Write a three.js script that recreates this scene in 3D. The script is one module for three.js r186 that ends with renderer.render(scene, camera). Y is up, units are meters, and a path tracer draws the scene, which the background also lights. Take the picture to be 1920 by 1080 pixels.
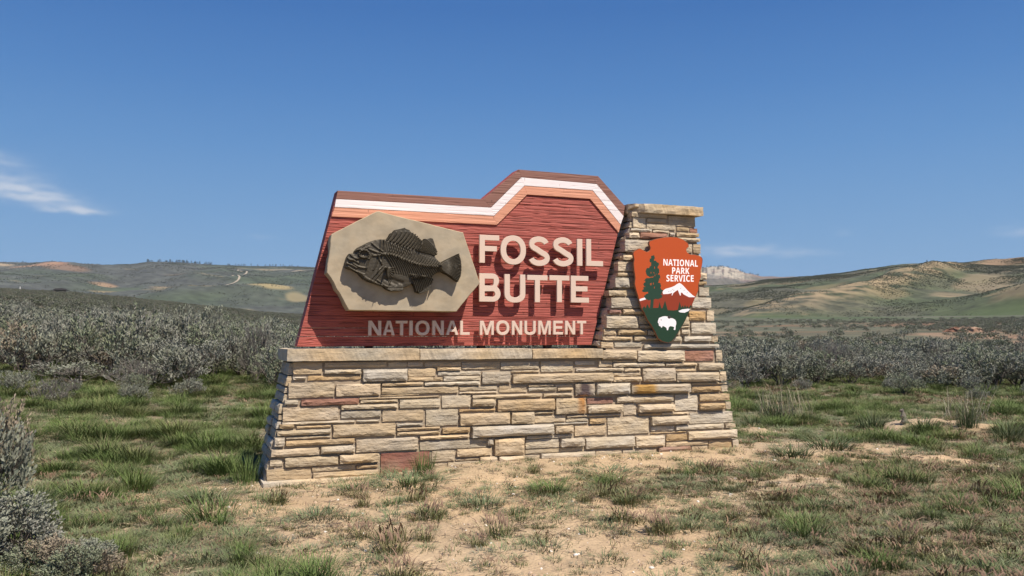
import * as THREE from 'three';
import { mergeGeometries } from 'three/addons/utils/BufferGeometryUtils.js';
import { ImprovedNoise } from 'three/addons/math/ImprovedNoise.js';
import { MarchingCubes } from 'three/addons/objects/MarchingCubes.js';

// ------------------------------------------------------------------ camera, sky, sun, exposure
const scene = new THREE.Scene();
const EYE = 1.65, PITCH = 3.112;
const camera = new THREE.PerspectiveCamera(37.3, 16 / 9, 0.1, 20000);
camera.position.set(0, EYE, 0);
camera.rotation.set(THREE.MathUtils.degToRad(PITCH), 0, 0);

const renderer = new THREE.WebGLRenderer({ antialias: true });
renderer.toneMapping = THREE.LinearToneMapping;
renderer.toneMappingExposure = 1.35;
renderer.shadowMap.enabled = true;

const perlin = new ImprovedNoise();
const noise = (x, y = 0, z = 0) => perlin.noise(x, y, z);
function fbm(x, y, z = 0, o = 4) { let s = 0, a = 0.5; for (let i = 0; i < o; i++) { s += a * noise(x, y, z); x *= 2.03; y *= 2.03; z = z * 2.03 + 7.1; a *= 0.5; } return s; }
function rng(seed) { let s = seed >>> 0; return () => { s = (s + 0x6d2b79f5) | 0; let t = Math.imul(s ^ (s >>> 15), 1 | s); t = (t + Math.imul(t ^ (t >>> 7), 61 | t)) ^ t; return ((t ^ (t >>> 14)) >>> 0) / 4294967296; }; }
const { clamp, lerp, smoothstep, degToRad, radToDeg } = THREE.MathUtils;
const sm = (x, a, b) => smoothstep(x, a, b);
function curve(pts, x) { // piecewise linear through [x, y] pairs, eased at the ends
  if (x <= pts[0][0]) return pts[0][1];
  for (let i = 1; i < pts.length; i++) if (x <= pts[i][0]) { const k = (x - pts[i - 1][0]) / (pts[i][0] - pts[i - 1][0]); return lerp(pts[i - 1][1], pts[i][1], k * k * (3 - 2 * k) * 0.5 + k * 0.5); }
  return pts[pts.length - 1][1];
}

function skyTexture() {
  const W = 4096, H = 2048, d = new Float32Array(W * H * 4), r = rng(91);
  const stops = [[-90, 0.20, 0.25, 0.30], [-3, 0.24, 0.36, 0.50], [0, 0.270, 0.445, 0.690], [5, 0.218, 0.396, 0.645], [9, 0.168, 0.342, 0.615], [12, 0.130, 0.298, 0.590], [16, 0.090, 0.238, 0.538], [21, 0.057, 0.177, 0.465], [35, 0.034, 0.125, 0.400], [60, 0.024, 0.092, 0.320], [90, 0.020, 0.080, 0.290]];
  const puffs = [ // azimuth, elevation, half width, half height, strength, tilt
    [-29.4, 8.15, 2.3, 0.26, 0.66, -0.10], [-27.7, 7.40, 1.7, 0.20, 0.78, -0.02], [-30.3, 8.75, 1.8, 0.50, 0.44, -0.12], [-29.8, 7.9, 2.2, 0.30, 0.50, -0.05], [-31.7, 10.0, 1.8, 0.36, 0.34, -0.08], [-26.4, 7.35, 0.9, 0.16, 0.40, -0.03], [-33.5, 8.4, 2.6, 0.6, 0.6, 0],
    [15.3, 5.50, 2.5, 0.20, 0.40, -0.02], [16.9, 5.12, 2.4, 0.18, 0.34, -0.02], [14.4, 5.22, 1.2, 0.28, 0.18, 0], [13.5, 5.3, 1.5, 0.23, 0.24, 0], [19.4, 5.1, 1.6, 0.15, 0.16, -0.02], [21.4, 6.25, 0.5, 0.20, 0.12, 0], [31.0, 5.85, 1.3, 0.30, 0.26, -0.05], [-16.4, 6.2, 1.0, 0.13, 0.09, 0]];
  for (let i = 0; i < 46; i++) { const a = 36 + r() * 288; puffs.push([a > 180 ? a - 360 : a, 5 + r() * 6, 1.5 + r() * 3, 0.2 + r() * 0.5, 0.2 + r() * 0.45, -0.04]); }
  for (let row = 0; row < H; row++) {
    const el = ((row + 0.5) / H - 0.5) * 180;
    let i = 1; while (i < stops.length - 1 && el > stops[i][0]) i++;
    const k = clamp((el - stops[i - 1][0]) / (stops[i][0] - stops[i - 1][0]), 0, 1), base = [1, 2, 3].map((c) => lerp(stops[i - 1][c], stops[i][c], k));
    for (let col = 0; col < W; col++) {
      const az = ((col + 0.5) / W - 0.5) * 360 + 90, o = (row * W + col) * 4;
      let a = 0, wob, tex;
      if (el > 3 && el < 15) for (const p of puffs) {
        let da = az - p[0]; if (da > 180) da -= 360; if (da < -180) da += 360;
        if (Math.abs(da) > p[2] * 2.2 || Math.abs(el - p[1]) > p[3] * 4 + 0.8) continue;
        wob ??= fbm(az * 0.6, el * 2.4, 3.3, 6); tex ??= clamp(0.85 + 1.3 * fbm(az * 0.8, el * 3.6, 9.1, 6), 0.1, 1.6);
        const de = el - p[1] - da * p[5] + wob * 0.35;
        const q = (da / p[2]) ** 2 + (de / (de < 0 ? p[3] * 0.8 : p[3] * 1.5)) ** 2;
        if (q < 6) a += p[4] * Math.exp(-q * 1.15) * tex;
      }
      a = clamp(a, 0, 0.85);
      const warm = 1 + 0.02 * noise(az * 0.03, el * 0.05, 1);
      const cloud = [0.60, 0.66, 0.76];
      for (let c = 0; c < 3; c++) d[o + c] = lerp(base[c] * warm, cloud[c], a) * 0.745;
      d[o + 3] = 1;
    }
  }
  const t = new THREE.DataTexture(d, W, H, THREE.RGBAFormat, THREE.FloatType);
  t.mapping = THREE.EquirectangularReflectionMapping; t.magFilter = t.minFilter = THREE.LinearFilter; t.wrapS = THREE.RepeatWrapping; t.needsUpdate = true;
  return t;
}
const skyMap = skyTexture();
scene.background = skyMap; scene.environment = skyMap;

const WALL_TURN = degToRad(21.6), SUN_OFF = degToRad(28), SUN_EL = degToRad(58);
const sunAz = WALL_TURN + SUN_OFF;      // measured from +z towards +x
const sunDir = new THREE.Vector3(Math.sin(sunAz) * Math.cos(SUN_EL), Math.sin(SUN_EL), Math.cos(sunAz) * Math.cos(SUN_EL));
const sun = new THREE.DirectionalLight(0xfff1de, 5);
sun.position.copy(sunDir).multiplyScalar(60).add(new THREE.Vector3(0, 0, -10));
sun.target.position.set(0, 0, -10);
sun.castShadow = true;
Object.assign(sun.shadow.camera, { left: -45, right: 45, top: 45, bottom: -45, near: 1, far: 150 });
sun.shadow.mapSize.set(4096, 4096);
scene.add(sun, sun.target);

scene.fog = new THREE.FogExp2(new THREE.Color(0.62, 0.74, 0.92), 0.00005);

// ------------------------------------------------------------------ helpers
const taken = {};
function numbered(n) { n = n.replace(/_\d{3}$/, ''); const k = taken[n] = (taken[n] ?? -1) + 1; return k ? `${n}_${String(k).padStart(3, '0')}` : n; }
function tag(o, label, category, group, kind) { if (label) o.userData.label = label; if (category) o.userData.category = category; if (group) o.userData.group = group; if (kind) o.userData.kind = kind; return o; }
function mesh(name, geo, mat, parent = scene) { const m = new THREE.Mesh(geo, mat); m.name = numbered(name); m.castShadow = m.receiveShadow = true; parent.add(m); return m; }
function thing(name, label, category, pos = [0, 0, 0], turn = 0, group) { const o = new THREE.Group(); o.name = numbered(name); o.position.set(...pos); o.rotation.y = turn; scene.add(o); return tag(o, label, category, group); }
function copyOf(root, label, group) {
  const c = root.clone(); c.name = numbered(root.name); c.userData = { ...root.userData };
  c.children.forEach((p) => { p.name = numbered(p.name); });
  if (label) c.userData.label = label; if (group) c.userData.group = group; scene.add(c); return c;
}
// triangles collected into one geometry, with a colour per corner
class Tris {
  constructor() { this.p = []; this.c = []; this.n = []; }
  tri(a, b, c, col, n) { this.p.push(...a, ...b, ...c); const k = Array.isArray(col[0]) ? col : [col, col, col]; this.c.push(...k[0], ...k[1], ...k[2]); if (n) this.n.push(...n, ...n, ...n); }
  geo() {
    const g = new THREE.BufferGeometry(); g.setAttribute('position', new THREE.Float32BufferAttribute(this.p, 3)); g.setAttribute('color', new THREE.Float32BufferAttribute(this.c, 3));
    if (this.n.length) g.setAttribute('normal', new THREE.Float32BufferAttribute(this.n, 3)); else g.computeVertexNormals();
    return g;
  }
}
function dataTex(W, H, fn, srgb = false) { // fn -> [r, g, b] 0..1
  const d = new Uint8Array(W * H * 4);
  for (let y = 0; y < H; y++) for (let x = 0; x < W; x++) { const v = fn(x / W, y / H, x, y), o = (y * W + x) * 4; for (let c = 0; c < 3; c++) d[o + c] = clamp(Math.round((Array.isArray(v) ? v[c] : v) * 255), 0, 255); d[o + 3] = 255; }
  const t = new THREE.DataTexture(d, W, H); t.wrapS = t.wrapT = THREE.RepeatWrapping; t.magFilter = t.minFilter = THREE.LinearFilter; if (srgb) t.colorSpace = THREE.SRGBColorSpace; t.needsUpdate = true; return t;
}
// noise that repeats over the unit square
function tile(u, v, fx, fy, seed = 0, o = 4) {
  let s = 0, a = 0.5, px = fx, py = fy;
  for (let i = 0; i < o; i++) {
    const f = (x, y) => noise(x * px, y * py, seed + i * 3.7), s1 = sm(u, 0.8, 1), s2 = sm(v, 0.8, 1);
    let q = f(u, v); if (s1) q = lerp(q, f(u - 1, v), s1);
    if (s2) { let w = f(u, v - 1); if (s1) w = lerp(w, f(u - 1, v - 1), s1); q = lerp(q, w, s2); }
    s += a * q;
    px *= 2.1; py *= 2.1; a *= 0.5;
  }
  return s;
}

// ------------------------------------------------------------------ materials
const stoneTone = dataTex(1024, 1024, (u, v) => {
  const bed = tile(u, v, 3, 42, 1, 3), blot = tile(u, v, 5, 5, 9, 4), fine = tile(u, v, 70, 110, 4, 3), pit = tile(u, v, 34, 60, 17, 2), warm = tile(u, v, 3, 7, 23, 3);
  const k = 0.80 + 0.34 * bed + 0.24 * blot + 0.22 * fine - 0.55 * Math.max(0, pit - 0.2);
  return [k * (1 + 0.10 * warm), k * (1 - 0.0 * warm), k * (1 - 0.22 * warm)];
});
const stoneBump = dataTex(1024, 1024, (u, v) => 0.5 + 0.5 * tile(u, v, 5, 34, 2, 3) + 0.36 * tile(u, v, 26, 44, 6, 4) - 0.7 * Math.max(0, tile(u, v, 40, 60, 17, 2) - 0.2));
const M = {};
M.stone = new THREE.MeshStandardMaterial({ vertexColors: true, map: stoneTone, bumpMap: stoneBump, bumpScale: 0.014, roughness: 0.94, flatShading: true });
M.mortar = new THREE.MeshStandardMaterial({ color: new THREE.Color(0.33, 0.27, 0.20), roughness: 1, bumpMap: stoneBump, bumpScale: 0.006 });
const sawBump = dataTex(512, 512, (u, v) => 0.5 + 0.35 * noise(((u * 30 + v * 12) % 42), 2.5) + 0.4 * tile(u, v, 20, 26, 3, 4));
M.coping = new THREE.MeshStandardMaterial({ vertexColors: true, map: stoneTone, bumpMap: sawBump, bumpScale: 0.010, roughness: 0.93, flatShading: true });
const crack = (u, v) => Math.max(0, 0.10 - Math.abs(tile(u, v, 0.8, 24, 31, 2))) * 9 * sm(tile(u, v, 5, 4, 41, 2), -0.12, 0.12);
const knots = (() => { const r = rng(55), o = []; for (let i = 0; i < 26; i++) o.push([r(), r(), 0.004 + r() * 0.006, 0.02 + r() * 0.03]); return o; })();
const knot = (u, v) => { let k = 0; for (const q of knots) { const du = Math.abs(u - q[0]); if (du > 0.014) continue; const dv = v - q[1], e = (du / q[2]) ** 2 + (dv / (dv < 0 && du < q[2] * 0.4 ? q[3] : q[2] * 0.7)) ** 2; if (e < 1) k = Math.max(k, 1 - e); } return k; };
const woodTone = dataTex(1024, 1024, (u, v) => {
  const g = tile(u, v, 1.2, 46, 1, 4), f = tile(u, v, 4, 150, 5, 3), b = tile(u, v, 4, 5, 8, 3), worn = Math.max(0, tile(u, v, 7, 70, 14, 3) - 0.24);
  const k = 0.86 + 0.24 * g + 0.2 * f + 0.16 * b;
  const dk = 1 - 0.28 * crack(u, v) - 0.6 * knot(u, v);
  return [(k + worn * 0.25) * dk, (k + worn * 0.5) * dk, (k + worn * 0.5) * dk];
});
const woodBump = dataTex(1024, 1024, (u, v) => { const cr = crack(u, v); return 0.6 + 0.45 * tile(u, v, 1.1, 52, 2, 4) + 0.3 * tile(u, v, 5, 160, 7, 2) - 0.75 * cr; });
const wood = (r, g, b, scale) => new THREE.MeshStandardMaterial({ color: new THREE.Color(r, g, b), map: woodTone, bumpMap: woodBump, bumpScale: scale, roughness: 0.72 });
for (const t of [woodTone, woodBump]) t.repeat.set(0.62, 0.9);
M.red = wood(0.415, 0.095, 0.074, 0.019);
M.redSide = wood(0.30, 0.06, 0.05, 0.012);
const paintTone = dataTex(512, 512, (u, v) => { const k = 0.95 + 0.09 * tile(u, v, 1.2, 40, 3, 4) + 0.10 * tile(u, v, 5, 5, 9, 3) - 0.35 * Math.max(0, tile(u, v, 2, 60, 27, 2) - 0.27) - 0.4 * knot(u, v); return [k, k, k]; }); paintTone.repeat.set(0.62, 0.9);
M.brown = wood(0.250, 0.120, 0.094, 0.005);
M.white = wood(0.86, 0.80, 0.82, 0.003);
M.orange = wood(0.67, 0.315, 0.205, 0.005);
for (const m of [M.brown, M.white, M.orange]) m.map = paintTone;
M.letter = new THREE.MeshStandardMaterial({ color: new THREE.Color(0.67, 0.53, 0.445), roughness: 0.6 });
M.post = new THREE.MeshStandardMaterial({ color: new THREE.Color(0.02, 0.018, 0.016), roughness: 0.8 });
const slabTone = dataTex(512, 512, (u, v) => { const a = tile(u, v, 4, 5, 1, 5), b = tile(u, v, 9, 13, 12, 4), w = tile(u, v, 3, 4, 20, 4); const k = 0.92 + 0.34 * a + 0.2 * b; return [k * (1 + 0.10 * w), k, k * (1 - 0.12 * w)]; });
const slabBump = dataTex(512, 512, (u, v) => 0.5 + 0.4 * tile(u, v, 14, 14, 3, 5));
M.slab = new THREE.MeshStandardMaterial({ color: new THREE.Color(0.43, 0.365, 0.265), map: slabTone, bumpMap: slabBump, bumpScale: 0.004, roughness: 0.9 });
M.slabEdge = new THREE.MeshStandardMaterial({ color: new THREE.Color(0.46, 0.37, 0.24), map: slabTone, bumpMap: slabBump, bumpScale: 0.02, roughness: 0.95 });
M.bronze = new THREE.MeshStandardMaterial({ map: slabTone, color: new THREE.Color(0.058, 0.049, 0.033), roughness: 0.55, metalness: 0.15, bumpMap: slabBump, bumpScale: 0.002 });
M.plant = new THREE.MeshStandardMaterial({ vertexColors: true, roughness: 0.85, side: THREE.DoubleSide });
M.leaf = new THREE.MeshStandardMaterial({ vertexColors: true, roughness: 0.95, side: THREE.DoubleSide });
M.bark = new THREE.MeshStandardMaterial({ color: new THREE.Color(0.085, 0.072, 0.064), roughness: 1 });
// ------------------------------------------------------------------ ground
const WALL_AT = [-2.740, 0, -9.614];
const toWall = (x, z) => { const dx = x - WALL_AT[0], dz = z - WALL_AT[2], c = Math.cos(WALL_TURN), s = Math.sin(WALL_TURN); return [dx * c - dz * s, dx * s + dz * c]; };   // along the wall, out from its face
const fromWall = (u, n) => { const c = Math.cos(WALL_TURN), s = Math.sin(WALL_TURN); return [WALL_AT[0] + u * c + n * s, WALL_AT[2] - u * s + n * c]; };
const RIDGE = [[-60, 2.2], [-31, 2.576], [-29.4, 2.525], [-27.6, 2.473], [-25.4, 2.294], [-22.4, 2.017], [-19.3, 1.721], [-16, 1.34], [-14, 1.214], [0, 0.7], [40, 0.7]];
const BANK = [[-2.5, 0], [-0.5, -0.035], [0.4, -0.03], [1.3, 0.02], [1.85, 0.045], [2.5, 0.095], [3.4, 0.09], [6.3, 0.088], [7.6, 0.05], [9.5, 0]];
const MOUNDS = [[7.55, -15.2, 0.75, 0.13], [6.95, -15.25, 0.4, 0.07], [3.95, -14.1, 0.4, 0.10], [8.1, -14.6, 0.4, 0.08], [3.3, -9.5, 0.5, 0.05], [5.6, -11.2, 0.5, 0.06], [6.9, -11.0, 0.4, 0.05]];
function groundY(x, z) {
  const d = Math.hypot(x, z), az = radToDeg(Math.atan2(x, -z));
  const right = d < 42 ? 0.012 * Math.max(0, d - 22) ** 2 / 20 * 0.5 : 0.12 + 0.0232 * (d - 42);
  const crest = 350 * Math.tan(degToRad(curve(RIDGE, clamp(az, -60, 40)))) + EYE;
  const left = d < 350 ? crest * Math.max(0, d - 13) / 337 : crest - (d - 350) * 0.03;
  const w = az > 90 || az < -90 ? 1 : sm(az, -11, 8);
  let y = lerp(left, right, w);
  if (d > 600) y = lerp(y, Math.min(y, 12), sm(d, 600, 900));
  if (d > 300) y += 2.5 * fbm(x / 130, z / 130, 2, 3) * sm(d, 300, 420) * (1 - sm(d, 450, 600));
  const [u, n] = toWall(x, z);
  const off = Math.hypot(Math.max(0, -u, u - 6.4), Math.max(0, n - 0, -1 - n)), free = sm(off, 0.2, 1.2);
  y += (0.028 * fbm(x * 0.9, z * 0.9, 5, 3) + 0.016 * noise(x * 4.1, z * 4.1, 8) + (d < 16 ? 0.009 * noise(x * 9.7, z * 9.7, 18) : 0)) * (0.25 + 0.75 * free) + 0.09 * fbm(x * 0.14, z * 0.14, 1, 3) * sm(d, 9, 25) * free + 0.5 * fbm(x * 0.03, z * 0.03, 4, 3) * sm(d, 45, 120);
  if (d < 30) { const e = n > 0 ? n : Math.max(0, -n - 1); y += curve(BANK, u) * Math.exp(-((e / 0.8) ** 2)); for (const m of MOUNDS) { const q = ((x - m[0]) ** 2 + (z - m[1]) ** 2) / m[2] ** 2; if (q < 5) y += m[3] * Math.exp(-q * 1.3) * (1 + 0.5 * noise(x * 5, z * 5, 2)); } }
  return y;
}
// how much grass covers a place (0 bare sand .. 1 closed sward) and how dry / reddish it is
function cover(x, z) {
  const d = Math.hypot(x, z), az = radToDeg(Math.atan2(x, -z)), [u, n] = toWall(x, z);
  let c = 0.53 + 0.9 * fbm(x * 0.55, z * 0.55, 3, 3) + 0.5 * fbm(x * 1.7, z * 1.7, 6, 2);
  c += 0.50 * (1 - sm(az, -19, -9));                                 // thick on the left
  c += 0.28 * sm(az, 5, 16);                        // and behind on the right
  c += 0.40 * sm(d, 14, 18);
  const strip = (1 - sm(n, 0.35, 1.6)) * sm(n, -0.6, 0) * sm(u, 0.5, 1.8) * (1 - sm(u, 6.6, 8));
  c -= 1.1 * strip;
  const e = Math.hypot((x + 0.1) / 2.7, (z + 7.2) / 2.0); c -= 0.38 * (1 - sm(e, 0.45, 1.25));
  const e2 = Math.hypot((x + 2.8) / 1.5, (z + 8.9) / 0.95); c -= 0.55 * (1 - sm(e2, 0.5, 1.3));
  const e3 = Math.hypot((x - 4.5) / 1.3, (z + 12.3) / 0.8); c -= 0.35 * (1 - sm(e3, 0.4, 1.3));
  for (const m of MOUNDS) c -= 1.0 * Math.exp(-(((x - m[0]) ** 2 + (z - m[1]) ** 2) / (m[2] * m[2] * 0.7)));
  return clamp(c, 0, 1);
}
const redness = (x, z) => { const az = radToDeg(Math.atan2(x, -z)), d = Math.hypot(x, z); return clamp(0.22 + 1.3 * fbm(x * 0.35, z * 0.35, 12, 3) + 0.42 * sm(az, 2, 18) * (1 - sm(d, 11, 15)) - 0.25 * (1 - sm(az, -22, -8)), 0, 1); };

const SAND = [0.445, 0.336, 0.212], DUFF = [0.250, 0.192, 0.145], SOD = [0.120, 0.118, 0.062];
function groundColour(x, z) {
  const d = Math.hypot(x, z), az = radToDeg(Math.atan2(x, -z));
  const v = 1 + 0.35 * fbm(x * 1.3, z * 1.3, 21, 4);
  let c = SAND.map((s, i) => s * v * (1 + [0.06, 0, -0.08][i] * 2 * fbm(x * 0.4, z * 0.4, 30, 2)));
  if (d < 70) {
    const g = cover(x, z), k = sm(g, 0.52, 1.0) * 0.78;
    const under = DUFF.map((s, i) => lerp(s, SOD[i], sm(fbm(x * 0.8, z * 0.8, 40, 3), -0.2, 0.35)));
    c = c.map((s, i) => lerp(s, under[i] * (1 + 0.5 * fbm(x * 2.5, z * 2.5, 44, 3)), k));
  }
  if (d > 20) {
    // open plain: sage litter, reddish cheatgrass, green meadow, pale bare soil
    const n1 = fbm(x * 0.012, z * 0.02, 50, 4), n2 = fbm(x * 0.05, z * 0.08, 55, 4), n3 = fbm(x * 0.25, z * 0.25, 58, 3);
    let p = [0.100, 0.108, 0.068].map((s) => s * (1 + 0.7 * n2 + 0.5 * n3));
    const rightSide = sm(az, -2, 6);
    const red = sm(n1 + 0.35 * n2, -0.12, 0.18) * sm(d, 60, 95) * (1 - sm(d, 190, 260)) * rightSide;
    p = p.map((s, i) => lerp(s, [0.190, 0.110, 0.062][i] * (1 + 0.5 * n3), red * 0.85));
    const bare = sm(n2 + 0.5 * n3, 0.16, 0.30) * sm(d, 60, 80) * (1 - sm(d, 130, 170)) * rightSide;
    p = p.map((s, i) => lerp(s, [0.32, 0.215, 0.14][i], bare * 0.6));
    const meadow = sm(fbm(x * 0.01 + 3, z * 0.01, 61, 3) + 0.1 * n2, -0.10, 0.10) * sm(d, 230, 320) * rightSide;
    p = p.map((s, i) => lerp(s, [0.062, 0.094, 0.034][i] * (1 + 0.4 * n2), meadow * 0.9));
    const tan = (1 - rightSide) * sm(d, 230, 330) * sm(fbm(x * 0.02, z * 0.02, 66, 3) + 0.25 * (1 - sm(az, -31, -26)), 0.0, 0.25);
    p = p.map((s, i) => lerp(s, [0.130, 0.122, 0.058][i], tan * 0.6));
    const k = sm(d, 22, 40); c = c.map((s, i) => lerp(s, p[i], k));
  }
  return c.map((s) => Math.max(0.01, s));
}
// a sheet over azimuth (degrees) and distance, shared corners, vertex colours
function sheet(azs, rs, yOf, colourOf, closed = false) {
  const n = azs.length, m = rs.length, p = new Float32Array(n * m * 3), c = new Float32Array(n * m * 3), uv = new Float32Array(n * m * 2), idx = [];
  for (let j = 0; j < m; j++) for (let i = 0; i < n; i++) {
    const a = degToRad(azs[i]), x = Math.sin(a) * rs[j], z = -Math.cos(a) * rs[j], o = (j * n + i) * 3, y = yOf(x, z, azs[i], rs[j]);
    p[o] = x; p[o + 1] = y; p[o + 2] = z; const k = colourOf(x, z, azs[i], rs[j], y); c[o] = k[0]; c[o + 1] = k[1]; c[o + 2] = k[2];
    uv[(j * n + i) * 2] = x; uv[(j * n + i) * 2 + 1] = -z;
  }
  const w = closed ? n : n - 1;
  for (let j = 0; j < m - 1; j++) for (let i = 0; i < w; i++) { const a = j * n + i, b = j * n + (i + 1) % n, q = a + n, r = b + n; idx.push(a, b, q, b, r, q); }
  const g = new THREE.BufferGeometry();
  g.setAttribute('position', new THREE.BufferAttribute(p, 3)); g.setAttribute('color', new THREE.BufferAttribute(c, 3)); g.setAttribute('uv', new THREE.BufferAttribute(uv, 2)); g.setIndex(idx); g.computeVertexNormals();
  return g;
}
const soilBump = dataTex(1024, 1024, (u, v) => 0.5 + 0.5 * tile(u, v, 9, 9, 3, 5) + 0.35 * tile(u, v, 60, 60, 8, 3));
const soilTone = dataTex(1024, 1024, (u, v) => { const k = 0.90 + 0.3 * tile(u, v, 16, 16, 5, 5) + 0.24 * tile(u, v, 90, 90, 11, 2) - 0.5 * Math.max(0, tile(u, v, 44, 44, 19, 2) - 0.26); return [k, k, k]; });
soilBump.repeat.set(0.45, 0.45); soilTone.repeat.set(0.37, 0.37);
M.soil = new THREE.MeshStandardMaterial({ vertexColors: true, map: soilTone, bumpMap: soilBump, bumpScale: 0.035, roughness: 1 });
{
  const azs = [], rs = [0.3, 1, 2, 3]; let a = -38; for (; a < 38; a += 0.15) azs.push(a); for (; a < 322 - 1; a += 4) azs.push(a);
  let r = 3.8; while (r < 60) { rs.push(r); r *= 1.0135; } while (r < 1200) { rs.push(r); r *= 1.03; } while (r < 9000) { rs.push(r); r *= 1.2; }
  const g = mesh('ground', sheet(azs, rs, groundY, groundColour, true), M.soil); tag(g, 'sandy ground with sparse grass that runs back into the sagebrush plain', 'ground', null, 'structure');
}

// ------------------------------------------------------------------ hills
M.hill = new THREE.MeshStandardMaterial({ vertexColors: true, roughness: 1 });
const range = (a, b, s) => { const o = []; for (let x = a; x <= b + 1e-6; x += s) o.push(x); return o; };
const LEFT_SKY = [[-75, 3.2], [-45, 3.9], [-31, 4.08], [-29.4, 4.116], [-28.3, 4.191], [-27.5, 4.192], [-26.6, 4.128], [-25.5, 4.137], [-24.3, 4.274], [-22.9, 4.483], [-21.5, 4.494], [-19.3, 4.39], [-16.7, 4.387], [-14, 4.409], [-12, 4.34], [0, 3.9], [10, 3.2], [16, 2.4], [24, 1.4]];
const RIGHT_SKY = [[2, 1.2], [9, 2.85], [12.7, 3.141], [14.8, 3.286], [16.9, 3.527], [18.7, 3.661], [20.9, 3.811], [22.8, 4.058], [24.7, 4.292], [26.1, 4.307], [27.5, 4.225], [28.8, 4.268], [29.9, 4.316], [31, 4.387], [40, 4.7], [60, 4.0], [80, 2.5]];
const BUTTE_SKY = [[7, 3.2], [10, 4.1], [12.2, 4.36], [12.7, 4.399], [13.4, 4.43], [13.9, 4.447], [14.6, 4.295], [15.4, 3.967], [16.4, 3.742], [17.5, 3.685], [18.7, 3.661], [22, 3.5], [26, 3]];
const rise = (t) => (t < 0 ? 0 : t < 1 ? t * t * (3 - 2 * t) * 0.45 + t * 0.55 : 1);
function leftHillY(x, z, az, r) {
  const top = 2600 * Math.tan(degToRad(curve(LEFT_SKY, az))) + EYE, t = (r - 950) / 1650;
  let y = t <= 1 ? 8 + (top - 8) * rise(t) : top - (r - 2600) * 0.12;
  const k = clamp(t * (1 - t) * 4, 0, 1);
  y += k * (32 * fbm(x / 520, z / 520, 3, 4) + 46 * (0.22 - Math.abs(fbm(x / 300, z / 620, 8, 4))));
  y += k * 26 * Math.exp(-(((az + 19) / 4.5) ** 2) - ((r - 1330 - 14 * (az + 19)) / 130) ** 2);
  return y + 0.8 * noise(x / 30, z / 30, 2) * sm(t, 0, 0.2);
}
const SPUR = [[14.8, 640, 5], [19.2, 700, 12], [21.9, 745, 13], [24.3, 810, 10], [26.0, 870, 9], [28.4, 960, 4], [30, 1020, 1]];
function rightHillY(x, z, az, r) {
  const top = 1050 * Math.tan(degToRad(curve(RIGHT_SKY, az))) + EYE, t = (r - 590) / 460;
  let y = t <= 1 ? 9 + (top - 9) * rise(t) : top - (r - 1050) * 0.15;
  const k = clamp(t * (1 - t) * 4, 0, 1);
  y += k * (8 * fbm(x / 170, z / 170, 3, 4) + 13 * (0.22 - Math.abs(fbm(x / 110, z / 200, 8, 4))));
  const rc = curve(SPUR.map((s) => [s[0], s[1]]), az), hs = curve(SPUR.map((s) => [s[0], s[2]]), az) * sm(az, 13.5, 16);
  const q = (r - rc) / (r > rc ? 48 : 80); y += hs * Math.exp(-q * q);
  const q2 = Math.hypot((az - 33) / 4.6, (r - 650 - (33 - az) * 2) / 70); y += 21 * Math.exp(-q2 * q2);
  return y + 0.35 * noise(x / 9, z / 9, 2) * sm(t, 0, 0.1);
}
function butteY(x, z, az, r) {
  const top = 3900 * Math.tan(degToRad(curve(BUTTE_SKY, az))) + EYE, t = (r - 3000) / 900;
  let y = t <= 1 ? 150 + (top - 150) * (t < 0.5 ? t * 0.9 : 0.45 + (t - 0.5) * 1.1) : top - (r - 3900) * 0.1;
  const k = clamp(t * (1 - t) * 4, 0, 1); return y + k * (60 * (0.2 - Math.abs(fbm(x / 120, z / 340, 4, 4)))) + 3 * noise(x / 40, z / 40, 1);
}
// patches on a hillside: [azimuth, distance, half width (deg), half depth (m), r, g, b, strength]
const LEFT_PATCH = [[-28.4, 2160, 1.0, 100, 0.30, 0.17, 0.11, 0.75], [-27.6, 2080, 1.5, 60, 0.26, 0.16, 0.10, 0.65], [-29.2, 2150, 1.6, 40, 0.38, 0.24, 0.15, 0.7], [-26.8, 2400, 0.5, 110, 0.42, 0.31, 0.17, 0.8], [-25.6, 1760, 0.9, 90, 0.38, 0.25, 0.14, 0.75], [-25.2, 1560, 1.5, 30, 0.38, 0.29, 0.16, 0.75], [-31.2, 2200, 1.4, 40, 0.42, 0.33, 0.22, 0.8], [-22.4, 1640, 0.7, 70, 0.34, 0.25, 0.13, 0.6], [-20.8, 1950, 1.8, 60, 0.16, 0.12, 0.07, 0.5], [-20.5, 1420, 2.2, 22, 0.34, 0.27, 0.15, 0.7], [-17.9, 1430, 2.3, 46, 0.33, 0.27, 0.13, 0.9], [-18.9, 1380, 2.0, 30, 0.33, 0.27, 0.13, 0.8], [-16.0, 1370, 1.6, 40, 0.33, 0.27, 0.13, 0.9], [-17.8, 1150, 1.5, 22, 0.24, 0.21, 0.11, 0.7], [-14.2, 1300, 0.8, 60, 0.30, 0.25, 0.13, 0.7], [-15.6, 2250, 1.8, 35, 0.36, 0.30, 0.2, 0.6], [-13.8, 2150, 1.2, 30, 0.42, 0.36, 0.25, 0.7], [-18.3, 2250, 1.6, 30, 0.25, 0.20, 0.12, 0.5]];
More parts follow.
